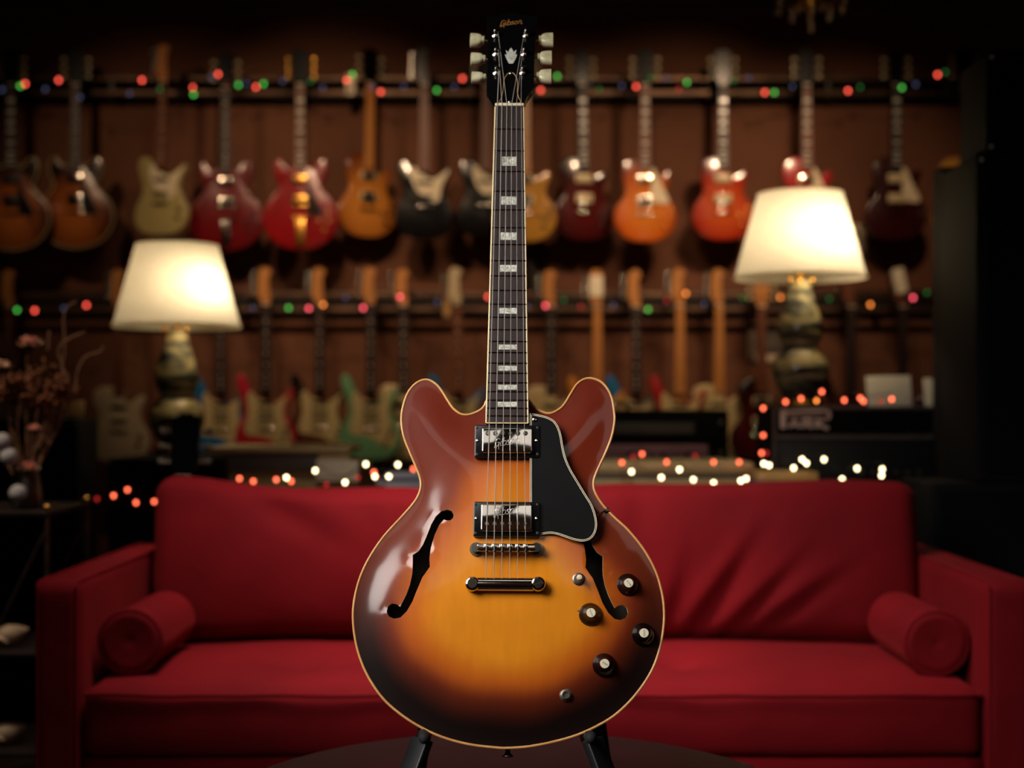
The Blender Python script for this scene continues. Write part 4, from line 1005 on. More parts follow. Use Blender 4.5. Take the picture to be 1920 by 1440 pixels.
G_BLUE = hang_guitar('strat', 860, V - 4, 'paint_blue', 'bright blue guitar with cream pickguard behind a horn of the sunburst guitar', 'cream_guard', 'rosewood_lit', 'paint_ivory', 'dot', turn=8, tilt=R(-1.0), **LW)
hang_guitar('tele', 1033, V, 'paint_cream', 'cream guitar behind the pickguard horn of the sunburst guitar', None, 'rosewood', 'maple', 'dot', **LW)
G_AMBER = hang_guitar('strat', 1119, V, 'paint_orange', 'amber guitar with maple neck and white tag on its headstock', 'cream_guard', 'maple', 'maple', None, **LW)
hang_guitar('strat', 1191, V, 'paint_blue', 'bright blue guitar with a dark neck above the black amplifier', 'cream_guard', 'rosewood', 'maple', 'dot', Y=YG - 0.03, **LW)
hang_guitar('strat', 1273, V - 2, 'paint_scarlet', 'scarlet guitar with maple neck and cream pickguard on the lower rail', 'cream_guard', 'maple', 'maple', None, **LW)
hang_guitar('tele', 1346, V - 2, 'paint_cream', 'cream guitar with maple neck beside the scarlet one', 'cream_guard', 'maple', 'maple', None, **LW)
hang_guitar('lp', 1425, V, 'burst_wine', 'dark red guitar hanging beside the white picture frame', None, 'rosewood_lit', 'maple', None, **LW)
hang_guitar('strat', 1592, V, 'burst_tobacco', 'dark guitar hanging behind the lamp on the amplifier', None, 'rosewood', 'rosewood_lit', None, **LW)
G_WINE = hang_guitar('strat', 1688, V, 'paint_dark_wine', 'dark wine guitar with a white tag at the end of the lower rail', None, 'rosewood', 'rosewood_lit', None, **LW)

def hanging_tag(px, py, w, h, label, rz, gt, peg, front, mat='paper'):
    """paper tag tied by a loop of string to a tuning peg of the guitar gt"""
    ps = [c for c in gt.children if c.name.startswith('tuning_peg')][peg]
    tie = Matrix.Translation(gt.location) @ gt.rotation_euler.to_matrix().to_4x4() @ (ps.location + Vector((-0.010, 0, 0)))
    Y = gt.location.y - 0.060 if front else tie.y - 0.012
    p = P(px, py, Y); o = thing('price_tag', label, 'tag', p, (0, rz, 0), 'price tags on headstocks')
    part('card', MB().prism(rounded_rect(-w / 2, w / 2, -h / 2, h / 2, 0.008), 0, 0.0012, f=fmap), mat, o)
    e = Matrix.Rotation(rz, 3, 'Y').inverted() @ (tie - p); t = Vector((0, 0, h / 2 - 0.008)); m = (e + t) / 2
    part('string_loop', MB().tube([t, m + Vector((0.003, -0.003, 0)), e + Vector((0, -0.003, 0.001)), e + Vector((0, 0, 0.003)), e + Vector((0, 0.003, 0)), m + Vector((-0.003, 0.002, 0)), t], 0.0009, 5), 'bone', o)
hanging_tag(1118, 536, 0.068, 0.11, 'white paper tag on the headstock of the amber guitar', 0.0, G_AMBER, 2, True)
hanging_tag(1687, 526, 0.062, 0.13, 'white paper tag on the headstock of the dark wine guitar', R(-12), G_WINE, 3, True)
hanging_tag(657, 158, 0.048, 0.11, 'white paper tag hanging beside the honey coloured guitar', 0.0, G_HONEY, 0, False)
hanging_tag(838, 577, 0.036, 0.10, 'tan paper tag hanging beside the blue guitar', 0.0, G_BLUE, 0, False, mat='tan_card')

def picture(px0, px1, py0, py1, frame, label):
    a = P(px0, py1, YW - 0.03); b = P(px1, py0, YW - 0.03); w = b.x - a.x; h = b.z - a.z
    o = thing('picture_frame', label, 'picture', (a.x + w / 2, YW - 0.0148, a.z), group='framed pictures on the back wall')
    t = 0.035; mb = MB()
    for c, s in (((0, 0, t / 2), (w, 0.03, t)), ((0, 0, h - t / 2), (w, 0.03, t)), ((-w / 2 + t / 2, 0, h / 2), (t, 0.03, h)), ((w / 2 - t / 2, 0, h / 2), (t, 0.03, h))): mb.rbox(c, s, 0.004)
    part('frame', mb, frame, o); part('print', MB().box((0, 0.004, h / 2), (w - t, 0.006, h - t)), 'print_grey', o)
picture(1404, 1492, 603, 678, 'frame_white', 'white framed print on the wall between the rails and the amplifiers')
picture(986, 1022, 464, 541, 'frame_dark', 'dark framed print on the wall above the lower rail')
picture(1585, 1624, 420, 482, 'frame_white', 'small pale framed card on the wall beside the lamp shade')

# ================================================================== COUNTER BEHIND THE SOFA AND WHAT STANDS ON IT
CZ = 0.735
counter = thing('counter', 'long dark wooden counter behind the red sofa', 'counter', (0.0975, 4.62, 0))
part('worktop', MB().rbox((0, 0, CZ - 0.02), (2.045, 1.2, 0.04), 0.006), 'dark_wood', counter)
part('carcass', MB().rbox((0, 0.01, (CZ - 0.04) / 2), (1.99, 1.12, CZ - 0.04), 0.004), 'dark_wood', counter)
for k in range(3): part('door', MB().rbox((-0.65 + k * 0.65, -0.56, 0.36), (0.62, 0.02, 0.62), 0.006), 'dark_wood', counter)

def lamp(px, pyb, Y, label, offx, stand_z, power):
    b = P(px, pyb, Y); sc = Y / F                    # pyb: row of the shade's lower rim
    o = thing('table_lamp', label, 'lamp', (b.x, Y, stand_z), group='marbled table lamps')
    hz = b.z - stand_z                               # shade rim above the foot
    k = 4.6 / F
    part('foot', MB().lathe([(0.075, 0), (0.078, 0.008), (0.070, 0.020), (0.055, 0.030), (0.05, 0.034)], (0, 0, 0), 32), 'brass', o)
    pr = [(0.045, 0.030), (0.060, 0.040), (0.078, 0.065), (0.092, 0.10), (0.094, 0.125), (0.086, 0.150), (0.070, 0.168), (0.058, 0.180), (0.056, 0.190), (0.062, 0.205), (0.072, 0.225), (0.075, 0.25), (0.068, 0.285), (0.054, 0.325), (0.042, 0.36), (0.036, 0.385), (0.034, 0.40)]
    f = (hz - 0.01) / 0.40
    part('base', MB().lathe([(r * 0.97, z * f) for r, z in pr], (0, 0, 0), 48), 'marble', o, 60, label='gourd-shaped marbled ceramic base')
    part('neck', MB().lathe([(0.016, hz - 0.012), (0.010, hz - 0.004), (0.010, hz + 0.03), (0.013, hz + 0.034), (0.013, hz + 0.06), (0.006, hz + 0.062), (0.004, hz + 0.25), (0.008, hz + 0.262), (0.004, hz + 0.275)], (0, 0, 0), 18), 'gold', o)
    rt, rb, hs = 0.134, 0.209, 0.272
    sh = part('shade', MB().shell([(rt, hz + hs), (rt + (rb - rt) * 0.5, hz + hs * 0.5), (rb, hz)], (0, 0, 0), 72), 'shade', o, label='cream tapered shade')
    part('shade_rim', MB().tube([(rb * math.cos(2 * PI * i / 60), rb * math.sin(2 * PI * i / 60), hz + 0.004) for i in range(60)], 0.004, 6, closed=True), 'shade', sh)
    part('shade_rim', MB().tube([(rt * math.cos(2 * PI * i / 60), rt * math.sin(2 * PI * i / 60), hz + hs) for i in range(60)], 0.003, 6, closed=True), 'shade', sh)
    for i in range(3):
        a = 2 * PI * i / 3; part('shade_spider', MB().tube([(0, 0, hz + hs - 0.012), (rt * math.cos(a), rt * math.sin(a), hz + hs)], 0.002, 6), 'brass', sh)
    for s in (-1, 1):
        part('pull_chain', MB().tube([(s * 0.012, -0.012, hz + 0.04), (s * 0.034, -0.02, hz + 0.03), (s * 0.036, -0.02, hz + 0.0)], 0.0012, 5).sphere((s * 0.036, -0.02, hz - 0.008), 0.008, 10, 8), 'gold', o)
    for s in (-1, 1):
        x = offx if s > 0 else -offx * 0.7
        part('socket', MB().cyl((s * 0.012, -0.005, hz + 0.05), (x * 0.55, -0.01, hz + 0.075), 0.010, 0.013, 12), 'brass', o)
    part('light_bulb', MB().sphere((offx, -0.02, hz + 0.105), 0.026, 16, 10, (1, 1, 1.2)), 'filament_bulb', o)
    l = bpy.data.lights.new('bulb_light', 'POINT'); l.energy = power; l.color = (1.0, 0.80, 0.52); l.shadow_soft_size = 0.028
    lo = bpy.data.objects.new('bulb_light', l); COL.objects.link(lo); lo.parent = o; lo.location = (offx, -0.055, hz + 0.115)
    return o
ampz = P(0, 763, 4.55).z
lamp(332, 614, 4.72, 'marbled ceramic table lamp with cream shade behind the headstock with pearly tuners', 0.085, P(0, 852, 4.72).z, 2.6)
lamp(1500, 523, 4.55, 'marbled ceramic table lamp with cream shade standing on the amplifier', 0.045, ampz + 0.002, 4.2)

def box_on(name, label, cat, px0, px1, py0, py1, Y, depth, mat, group=None, zb=None, r=0.008):
    a = P(px0, py1, Y); b = P(px1, py0, Y); zb = a.z if zb is None else zb
    o = thing(name, label, cat, ((a.x + b.x) / 2, Y + depth / 2, zb), group=group)
    part('cabinet', MB().rbox((0, 0, (b.z - zb) / 2), (b.x - a.x, depth, b.z - zb), r), mat, o)
    return o, b.x - a.x, b.z - zb, -depth / 2

# amplifier head with white lettering
o, w, h, f = box_on('amplifier_head', 'black amplifier head with grey piping and white PARK lettering, under a lamp', 'amplifier', 1450, 1792, 762, 925, 4.32, 0.30, 'tolex', zb=CZ)
def strip(o, name, x0, x1, z0, z1, y, mat, d=0.01): return part(name, MB().rbox(((x0 + x1) / 2, y - d / 2 + 0.001, (z0 + z1) / 2), (x1 - x0, d, z1 - z0), 0.002), mat, o)
k = 4.32 / F
zz = lambda py: P(0, py, 4.32).z - CZ
xx = lambda px: P(px, 0, 4.32).x - o.location.x
strip(o, 'piping', xx(1451), xx(1790), zz(768), zz(762), f, 'grey_piping'); strip(o, 'piping', xx(1448), xx(1456), zz(922), zz(762), f, 'grey_piping'); strip(o, 'piping', xx(1456), xx(1790), zz(824), zz(815), f, 'grey_piping', 0.012)
strip(o, 'grille_cloth', xx(1457), xx(1788), zz(814), zz(769), f, 'grille', 0.006); strip(o, 'control_panel', xx(1458), xx(1788), zz(920), zz(826), f, 'black_satin', 0.006)
lg = MB()
def ls(pts, r=0.004): lg.tube([(xx(x), f - 0.008, zz(y)) for x, y in pts], r, 6)
def lc_(cx, cy): return (1440 + cx / 6, 740 + cy / 6)
ls([lc_(165, 190), lc_(165, 370)], 0.0095); ls([lc_(138, 368), lc_(192, 368)], 0.004); ls([lc_(136, 186), lc_(205, 186)], 0.005)
ls([lc_(205, 196), lc_(400, 184), lc_(620, 180), lc_(672, 192), lc_(692, 228), lc_(680, 262), lc_(645, 274)], 0.005); ls([lc_(205, 236), lc_(420, 240), lc_(612, 238)], 0.0022)
ls([lc_(238, 370), lc_(290, 272), lc_(344, 370)], 0.006); ls([lc_(262, 340), lc_(322, 340)], 0.004)
ls([lc_(392, 374), lc_(392, 278), lc_(455, 276), lc_(482, 296), lc_(460, 322), lc_(400, 326)], 0.006); ls([lc_(430, 326), lc_(490, 372)], 0.006)
ls([lc_(545, 374), lc_(545, 276)], 0.0075); ls([lc_(625, 276), lc_(556, 326), lc_(640, 374), lc_(672, 372)], 0.006)
part('logo', lg, 'logo_white', o, label='white raised PARK lettering')
for px in (1613, 1635, 1656, 1678, 1700, 1722):
    part('knob', MB().cyl((xx(px), f, zz(885)), (xx(px), f - 0.018, zz(885)), 0.010, 0.008, 14), 'dull_metal', o)

# black rack amplifier with a lilac panel
o, w, h, f = box_on('amplifier_head', 'black amplifier head with grey strip and lilac control panel beside the sunburst guitar', 'amplifier', 1120, 1366, 769, 868, 4.75, 0.30, 'tolex', zb=P(0, 868, 4.75).z)
xx = lambda px: P(px, 0, 4.75).x - o.location.x
zb_ = o.location.z; zz = lambda py: P(0, py, 4.75).z - zb_
strip(o, 'grey_strip', xx(1132), xx(1302), zz(814), zz(792), f, 'grey_panel'); strip(o, 'control_panel', xx(1128), xx(1327), zz(863), zz(833), f, 'pink_panel')
for px in (1180, 1205, 1221, 1242, 1268, 1286, 1304): part('knob', MB().cyl((xx(px), f - 0.005, zz(852)), (xx(px), f - 0.022, zz(852)), 0.009, 0.008, 12), 'dull_metal' if px in (1221, 1268) else 'black_plastic', o)
for py in (792, 848): part('rivet', MB().lathe([(0.008, 0), (0.006, 0.003), (1e-6, 0.004)], (xx(1352), f, zz(py)), 12, Matrix(((1, 0, 0), (0, 0, -1), (0, 1, 0)))), 'dull_metal', o)
part('handle', MB().tube([(xx(1150), 0, h), (xx(1154), 0, h + 0.022), (xx(1180), 0, h + 0.024), (xx(1184), 0, h)], 0.007, 8), 'chrome', o)
case_z = zb_
# cream cases and keyboards
def slab(name, label, cat, px0, px1, py0, py1, Y, depth, mat, zb, seam, r=0.02):
    a = P(px0, py1, Y); b = P(px1, py0, Y)
    o = thing(name, label, cat, ((a.x + b.x) / 2, Y + depth / 2, zb)); hh = b.z - zb; w = b.x - a.x
    part('lower_shell', MB().rbox((0, 0, hh * seam / 2), (w, depth, hh * seam), r * 0.5), mat, o)
    part('lid', MB().rbox((0, 0, hh * (seam + 1) / 2 + 0.001), (w, depth, hh * (1 - seam)), r), mat, o)
    part('seam_trim', MB().rbox((0, 0, hh * seam), (w + 0.006, depth + 0.006, 0.010), 0.003), 'grey_panel', o); return o
slab('instrument_case', 'long cream instrument case with dark seam, strung with warm fairy lights, below the black amplifier', 'case', 1085, 1418, 867, 925, 4.25, 0.34, 'cream_tolex', CZ, 0.55)
part('block', MB().rbox((0, 0, (case_z - CZ) / 2), (0.40, 0.22, case_z - CZ), 0.006), 'dark_wood', thing('riser', 'dark wooden riser under the black amplifier with lilac panel', 'box', (P(1243, 0, 4.75).x, 4.90, CZ)))
o = thing('electric_piano', 'cream electric piano with dark recessed panel behind the sofa back', 'piano', (P(520, 0, 4.3).x, 4.3, CZ))
xx = lambda px: P(px, 0, 4.3).x - o.location.x; zz = lambda py: P(0, py, 4.3).z - CZ
part('body', MB().rbox(((xx(425) + xx(655)) / 2, 0.16, zz(862) / 2), (xx(655) - xx(425), 0.30, zz(862)), 0.01), 'cream_tolex', o)
part('lid', MB().rbox(((xx(384) + xx(656)) / 2, 0.15, (zz(838) + zz(850)) / 2), (xx(656) - xx(384), 0.36, zz(838) - zz(851)), 0.01), 'cream_tolex', o)
part('recessed_panel', MB().rbox(((xx(426) + xx(596)) / 2, 0.0, (zz(851) + zz(883)) / 2), (xx(596) - xx(426), 0.03, zz(851) - zz(883)), 0.003), 'grey_panel', o)
part('cheek_block', MB().rbox(((xx(597) + xx(655)) / 2, 0.0, (zz(851) + zz(883)) / 2), (xx(655) - xx(597), 0.04, zz(851) - zz(883)), 0.006), 'cream_tolex', o)
for px in (546, 563): part('knob', MB().lathe([(0.009, 0), (0.009, 0.012), (0.006, 0.016), (1e-6, 0.016)], (xx(px), 0.08, zz(838)), 14), 'tan_card', o)
def card(px0, px1, py0, py1, Y, label, lean=R(12), mat='paper', skew=0, zb=None, easel=True):
    a = P(px0, py1, Y); b = P(px1, py0, Y); a.z = a.z if zb is None else zb; w = b.x - a.x; h = b.z - a.z
    o = thing('paper_card', label, 'card', ((a.x + b.x) / 2, Y, a.z), (-lean, skew, 0), 'cards standing on the equipment')
    part('sheet', MB().rbox((0, 0, h / 2), (w, 0.003, h), 0.001), mat, o)
    if easel: part('easel_back', MB().prism([(0, 0), (0.05 * math.cos(lean), 0.05 * math.sin(lean)), (0.0, h * 0.7)], -0.002, 0.002, f=lambda x, y, z: (z, x + 0.002, y)), mat, o)
card(592, 671, 863, 902, 4.2785, 'blank cream card fixed to the end of the electric piano', lean=0, skew=R(1), easel=False)
card(1627, 1711, 703, 752, 4.5, 'blank cream card standing on the amplifier with white lettering', skew=R(-1), zb=P(0, 762, 4.32).z)
card(1734, 1768, 708, 746, 4.5, 'cream card on the amplifier, cut off by the tall wooden panel', zb=P(0, 762, 4.32).z)
card(98, 157, 750, 784, 4.6, 'tan card standing on the black cabinet behind the dried flowers', mat='tan_card')
def stack(px0, px1, py0, py1, Y, n, mats, label, grp, jit=0.01):
    a = P(px0, py1, Y); b = P(px1, py0, Y); zb = CZ; h = b.z - zb; w = b.x - a.x
    for i in range(n):
        m = mats[i % len(mats)]; lb = label if isinstance(label, str) else label[i]
        o = tag(part('magazine', MB().rbox((0, 0, h / n / 2), (w * (1 - 0.03 * (i % 3)), 0.17, h / n), 0.002), m, None, loc=((a.x + b.x) / 2 + jit * ((i * 7) % 3 - 1), Y + 0.09, zb + h / n * i), rot=(0, 0, 0.02 * ((i * 5) % 3 - 1))), lb, 'magazine', grp)
stack(712, 800, 889, 925, 4.12, 6, ('slate_paper', 'blue_cover', 'slate_paper'), 'grey-blue magazine in the pile beside the electric piano', 'magazines beside the electric piano')
stack(1416, 1536, 886, 925, 4.06, 3, ('blue_cover', 'blue_cover', 'tan_card'), ('blue covered book at the bottom of the pile in front of the lettered amplifier', 'blue covered book in the middle of the pile in front of the lettered amplifier', 'tan covered book on top of the pile in front of the lettered amplifier'), 'books in front of the lettered amplifier', 0.004)
# black cabinets left of the counter
def speaker(label, x0, x1, y0, y1, z0, z1, group, screws=True, name='speaker_cabinet', mat='tolex'):
    o = thing(name, label, 'speaker', ((x0 + x1) / 2, (y0 + y1) / 2, z0), group=group); w = x1 - x0; d = y1 - y0; h = z1 - z0
    part('cabinet', MB().rbox((0, 0, h / 2), (w, d, h), 0.010), mat, o)
    part('grille', MB().rbox((0, -d / 2 - 0.003, h / 2), (w - 0.05, 0.012, h - 0.05), 0.004), 'grille', o)
    for sx_ in (-1, 1):
        for z in (0.018, h - 0.018): part('corner_screw', MB().lathe([(0.006, 0), (0.005, 0.003), (1e-6, 0.004)], (sx_ * (w / 2 - 0.014), -d / 2, z), 10, Matrix(((1, 0, 0), (0, 0, -1), (0, 1, 0)))), 'nickel', o)
    return o
CG = 'black cabinets behind the sofa'
speaker('black speaker cabinet behind the dried flowers with a tan card on top', -1.80, -1.372, 4.50, 4.72, 0.0, P(0, 784, 4.6).z, CG)
lz = P(0, 852, 4.72).z
o = speaker('black speaker cabinet under the marbled lamp behind the sofa', -1.24, -0.93, 4.36, 4.86, 0.0, lz, CG)

# headstock of a guitar standing behind the sofa
o = hang_guitar('lp', 350, 876, 'paint_black', 'black guitar leaning on the counter behind the sofa, only its headstock showing', None, 'rosewood', 'black_gloss', None, Y=3.905, hw='dull_metal', group='guitars on the floor', z=0.0, tilt=R(0), name='standing_guitar')
hz = P(350, 786, 3.905).z; o.scale = (0.985, 0.985, 0.985); o.location.x = P(350, 0, 4.06).x; o.location.z = -0.002; o.rotation_euler.x = -R(11.65)   # leaning back on the edge of the counter

# ---- tall black cabinets at the side
TG = 'black speaker cabinets stacked beside the sofa'
YS = 3.86; s_ = lambda px: (px - 960) * YS / F
zA = P(0, 95, YS).z; zB = P(0, 288, YS).z; zC = P(0, 905, YS).z
speaker('square black speaker cabinet, topmost of the stack beside the sofa', s_(1850), s_(1850) + 0.62, YS, YS + 0.24, zB, zA, TG)
speaker('tall black speaker cabinet in the middle of the stack beside the sofa', s_(1832), s_(1832) + 0.66, YS, YS + 0.32, zC, zB, TG)
speaker('wide black speaker cabinet at the bottom of the stack beside the sofa', 1.137, 1.137 + 0.80, YS, YS + 0.32, 0.0, zC, TG)
ca_ = thing('wooden_panel', 'tall dark wooden panel with a narrow recess behind the stacked black speakers', 'panel', (1.58, 4.245, 0))
ch_ = P(0, 312, 4.20).z; x0 = P(1765, 0, 4.20).x - 1.58
part('board', MB().rbox(((x0 + 0.32) / 2, 0, ch_ / 2), (0.32 - x0, 0.09, ch_), 0.005), 'tolex', ca_)
zr0, zr1 = P(0, 545, 4.20).z, P(0, 418, 4.20).z; xa, xb = P(1770, 0, 4.2).x - 1.58, P(1793, 0, 4.2).x - 1.58
part('recess_panel', MB().rbox(((xa + xb) / 2, -0.046, (zr0 + zr1) / 2), (xb - xa, 0.006, zr1 - zr0), 0.002), 'grille', ca_)
for x in (x0 + 0.004, xb + 0.006): part('stile', MB().rbox((x, -0.048, ch_ / 2), (0.010, 0.012, ch_ - 0.02), 0.003), 'dark_wood', ca_)
for z in (zr0 - 0.02, zr1 + 0.02, ch_ - 0.03): part('cross_rail', MB().rbox(((x0 + xb) / 2, -0.048, z), (xb - x0 - 0.01, 0.008, 0.03), 0.003), 'dark_wood', ca_)

# ================================================================== FAIRY LIGHTS
NG = 'fairy lights behind the sofa'; HT = 'hot'
def light_string(label, bulbs, Y, r, group, sock=True, jitter=0.02, drop=0.02):
    pts = [P(x, y, Y + (jitter * math.sin(i * 2.3))) for i, (x, y, c) in enumerate(bulbs)]
    o = thing('string_lights', label, 'string lights', (pts[0].x, Y, pts[0].z), group=group); off = o.location.copy()
    wire = [Vector((0.03, 0.05, CZ + r * 0.2 - off.z)), Vector((0.012, 0.045, CZ + r * 0.2 - off.z))] if group == NG and abs(Y - 4.342) > 0.01 else []
    for i, p in enumerate(pts):
        q = p - off + Vector((0, 0.004, drop)); wire.append(q)
        if i + 1 < len(pts):
            nq = pts[i + 1] - off + Vector((0, 0.004, drop)); d = (nq - q).length; wire.append((q + nq) / 2 + Vector((0, 0.004, -min(0.05, d * 0.12))))
    part('wire', MB().tube(crom(wire, 4, False), r * 0.22, 5), 'wire', o)
    me = cached(('bulb', r), lambda: MB().lathe([(1e-6, -r * 1.35), (r * 0.55, -r * 1.1), (r * 0.92, -r * 0.5), (r, 0), (r * 0.8, r * 0.6), (r * 0.5, r * 0.95)], (0, 0, 0), 14), 60)
    ms = cached(('socket', r), lambda: MB().cyl((0, 0, r * 0.85), (0, 0, r * 1.9), r * 0.52, r * 0.5, 10))
    for p, (x, y, c) in zip(pts, bulbs):
        b = link('bulb', me, 'bulb_' + c, o, p - off); b['label'] = c.replace('_dim', '').replace('hot', 'red').replace('warm', 'warm white') + ' glowing bulb'
        link('bulb_socket', ms, 'wire', b)
G_, R_, B_, O_, RD, GD, K_ = 'green', 'red', 'blue', 'orange', 'red_dim', 'green_dim', 'pink'
WG_ = 'fairy lights on the guitar wall'
light_string('coloured fairy lights strung along the higher guitar rail', [(4, 168, B_), (38, 161, G_), (47, 157, R_), (85, 167, B_), (110, 150, R_), (150, 182, B_), (243, 175, B_), (266, 150, R_), (300, 167, GD), (362, 164, R_), (363, 177, G_), (396, 145, B_), (409, 139, R_), (447, 159, G_), (462, 157, B_),
    (480, 163, R_), (494, 157, G_), (530, 152, B_), (583, 152, GD), (605, 164, B_), (650, 150, R_), (661, 139, G_), (698, 162, B_), (714, 172, R_), (757, 162, B_), (819, 169, G_), (852, 163, B_), (867, 147, R_), (930, 150, G_), (1014, 169, R_), (1045, 143, G_), (1124, 168, GD), (1166, 161, B_), (1193, 162, R_),
    (1220, 145, GD), (1250, 147, B_), (1273, 167, RD), (1288, 154, G_), (1376, 151, GD), (1404, 146, B_), (1434, 173, R_), (1452, 173, G_), (1486, 162, B_), (1590, 170, R_), (1613, 163, GD), (1691, 164, G_), (1717, 158, B_), (1758, 140, R_), (1772, 135, GD)], 7.371, 0.0080, WG_)
light_string('coloured fairy lights strung along the lower guitar rail', [(32, 581, G_), (65, 582, R_), (120, 578, B_), (162, 572, R_), (260, 570, B_), (360, 575, GD), (474, 577, B_), (541, 577, G_), (579, 578, K_), (606, 571, O_), (648, 557, B_), (681, 577, K_), (750, 556, K_), (820, 566, B_), (915, 556, R_), (988, 575, B_), (1023, 573, K_), (1057, 562, GD),
    (1089, 575, RD), (1150, 572, B_), (1215, 580, G_), (1250, 563, RD), (1286, 550, O_), (1320, 570, B_), (1392, 558, GD), (1463, 557, O_), (1555, 560, GD), (1632, 571, O_), (1712, 558, K_), (1738, 548, GD)], 7.378, 0.0080, WG_)
light_string('red fairy lights hanging on the black boxes behind the sofa end with the dried flowers', [(182, 935, RD), (213, 929, HT), (239, 918, HT), (255, 942, HT), (289, 940, HT)], 4.342, 0.0052, NG, jitter=0.003)
light_string('red fairy lights along the electric piano behind the sofa', [(449, 897, HT), (475, 902, HT), (518, 899, HT), (546, 902, HT), (612, 908, RD), (671, 895, RD), (701, 885, HT), (706, 893, RD), (775, 879, HT)], 4.06, 0.0052, NG)
light_string('red fairy lights along the cream case and up the side of the lettered amplifier', [(1166, 867, HT), (1187, 856, RD), (1204, 851, HT), (1250, 866, HT), (1304, 854, RD), (1338, 866, HT), (1386, 866, HT), (1428, 849, HT), (1437, 849, RD), (1431, 816, HT), (1431, 765, HT), (1473, 753, HT), (1502, 747, HT), (1531, 751, O_), (1541, 734, HT), (1583, 750, HT), (1613, 746, HT), (1619, 752, HT), (1652, 752, RD), (1672, 748, HT)], 4.20, 0.0052, NG)
WM = 'warm'
light_string('warm white fairy lights in front of the electric piano', [(537, 895, WM), (591, 882, WM), (647, 904, WM), (686, 870, WM), (703, 893, WM), (729, 893, WM), (746, 871, WM)], 4.02, 0.0050, NG)
light_string('warm white fairy lights across the cream case and the lettered amplifier', [(1184, 884, WM), (1240, 895, WM), (1274, 880, WM), (1300, 899, WM), (1338, 905, WM), (1389, 901, WM), (1399, 897, WM), (1432, 869, WM), (1442, 872, WM), (1488, 877, WM), (1504, 861, WM), (1512, 868, WM), (1545, 861, WM), (1579, 898, WM), (1607, 878, WM), (1654, 879, WM), (1653, 891, WM)], 4.02, 0.0050, NG)

# ================================================================== CHANDELIER
cp = P(1521, 62, 5.0)
ch = thing('chandelier', 'small crystal chandelier with beaded drops hanging from the ceiling', 'chandelier', (cp.x, 5.0, cp.z))
part('chain', MB().cyl((0, 0, 0.32), (0, 0, ZC - cp.z), 0.006, seg=8), 'brass', ch)
part('canopy', MB().lathe([(0.06, ZC - cp.z - 0.03), (0.06, ZC - cp.z), ], (0, 0, 0), 20), 'brass', ch)
part('hub', MB().lathe([(0.006, 0.07), (0.022, 0.085), (0.036, 0.11), (0.024, 0.14), (0.015, 0.20), (0.03, 0.26), (0.012, 0.32)], (0, 0, 0), 20), 'brass', ch)
def drop(c, s=1.0): return MB().lathe([(1e-6, -0.020 * s), (0.008 * s, -0.012 * s), (0.0095 * s, -0.002 * s), (0.005 * s, 0.012 * s), (1e-6, 0.02 * s)], c, 8)
part('crystal_drop', drop((0, 0, 0.022), 1.1), 'crystal', ch)
for i in range(4): part('crystal_bead', MB().sphere((0, 0, 0.048 + i * 0.014), 0.006, 8, 6), 'crystal', ch)
for i in range(6):
    a = 2 * PI * i / 6 + 0.35; c, s = math.cos(a), math.sin(a)
    arm = part('arm', MB().tube(crom([(0.02 * c, 0.02 * s, 0.13), (0.07 * c, 0.07 * s, 0.10), (0.12 * c, 0.12 * s, 0.13), (0.13 * c, 0.13 * s, 0.18)], 4, False), 0.004, 6), 'brass', ch)
    part('candle_cup', MB().lathe([(0.006, 0.178), (0.022, 0.185), (0.024, 0.19), (0.008, 0.192), (0.008, 0.25), (0.004, 0.27)], (0.13 * c, 0.13 * s, 0), 12), 'brass', arm)
    part('crystal_drop', drop((0.075 * c, 0.075 * s, 0.066), 1.0), 'crystal', arm); part('crystal_drop', drop((0.128 * c, 0.128 * s, 0.10), 0.9), 'crystal', arm)
    part('crystal_bead', MB().sphere((0.045 * c, 0.045 * s, 0.085), 0.006, 8, 6), 'crystal', ch)

# ================================================================== SIDE STAND WITH FLOWERS
YT = 3.42; tz = P(0, 958, YT).z; tx1 = P(88, 0, YT).x
st = thing('side_table', 'open metal side table with thin posts beside the sofa, holding the dried flowers', 'side table', (tx1 - 0.16, YT + 0.16, 0))
part('table_top', MB().rbox((0, 0, tz - 0.0068), (0.34, 0.34, 0.014), 0.003), 'dark_wood', st)
for sx_ in (-1, 1):
    for sy in (-1, 1):
        part('post', MB().cyl((sx_ * 0.16, sy * 0.16, 0), (sx_ * 0.16, sy * 0.16, tz), 0.006, seg=10), 'dull_metal', st); part('finial', MB().sphere((sx_ * 0.16, sy * 0.16, tz + 0.008), 0.009, 12, 8), 'gold', st)
for z in (0.16, 0.40): part('shelf', MB().rbox((0, 0, z), (0.32, 0.32, 0.012), 0.003), 'dark_wood', st)
for sy in (-1, 1): part('brace', MB().tube([(0.16, sy * 0.16, tz - 0.04), (0.02, sy * 0.16, 0.42)], 0.004, 6), 'dull_metal', st)
for (px, py, lb) in ((2, 1128, 'upper'), (-4, 1226, 'lower')):
    p = P(px, py, YT + 0.05); zb = (0.4008 if lb == 'upper' else 0.1608)
    o = thing('sea_shell', 'pale pointed shell on the %s shelf of the side table' % lb, 'shell', (p.x, YT + 0.08, zb)); h = 0.085
    part('whorl', MB().lathe([(0.003, -0.055), (0.014, -0.034), (0.024, -0.007), (0.027, 0.014), (0.020, 0.034), (0.010, 0.050), (0.003, 0.06)], (0, 0, 0.030), 20, Matrix.Rotation(R(72), 3, 'Y')), 'shell_cream', o)
    part('lip', MB().tube([(0.014, -0.02, 0.02), (0.0, -0.027, 0.029), (-0.02, -0.023, 0.032), (-0.033, -0.013, 0.030)], 0.004, 8), 'petal_cream', o)

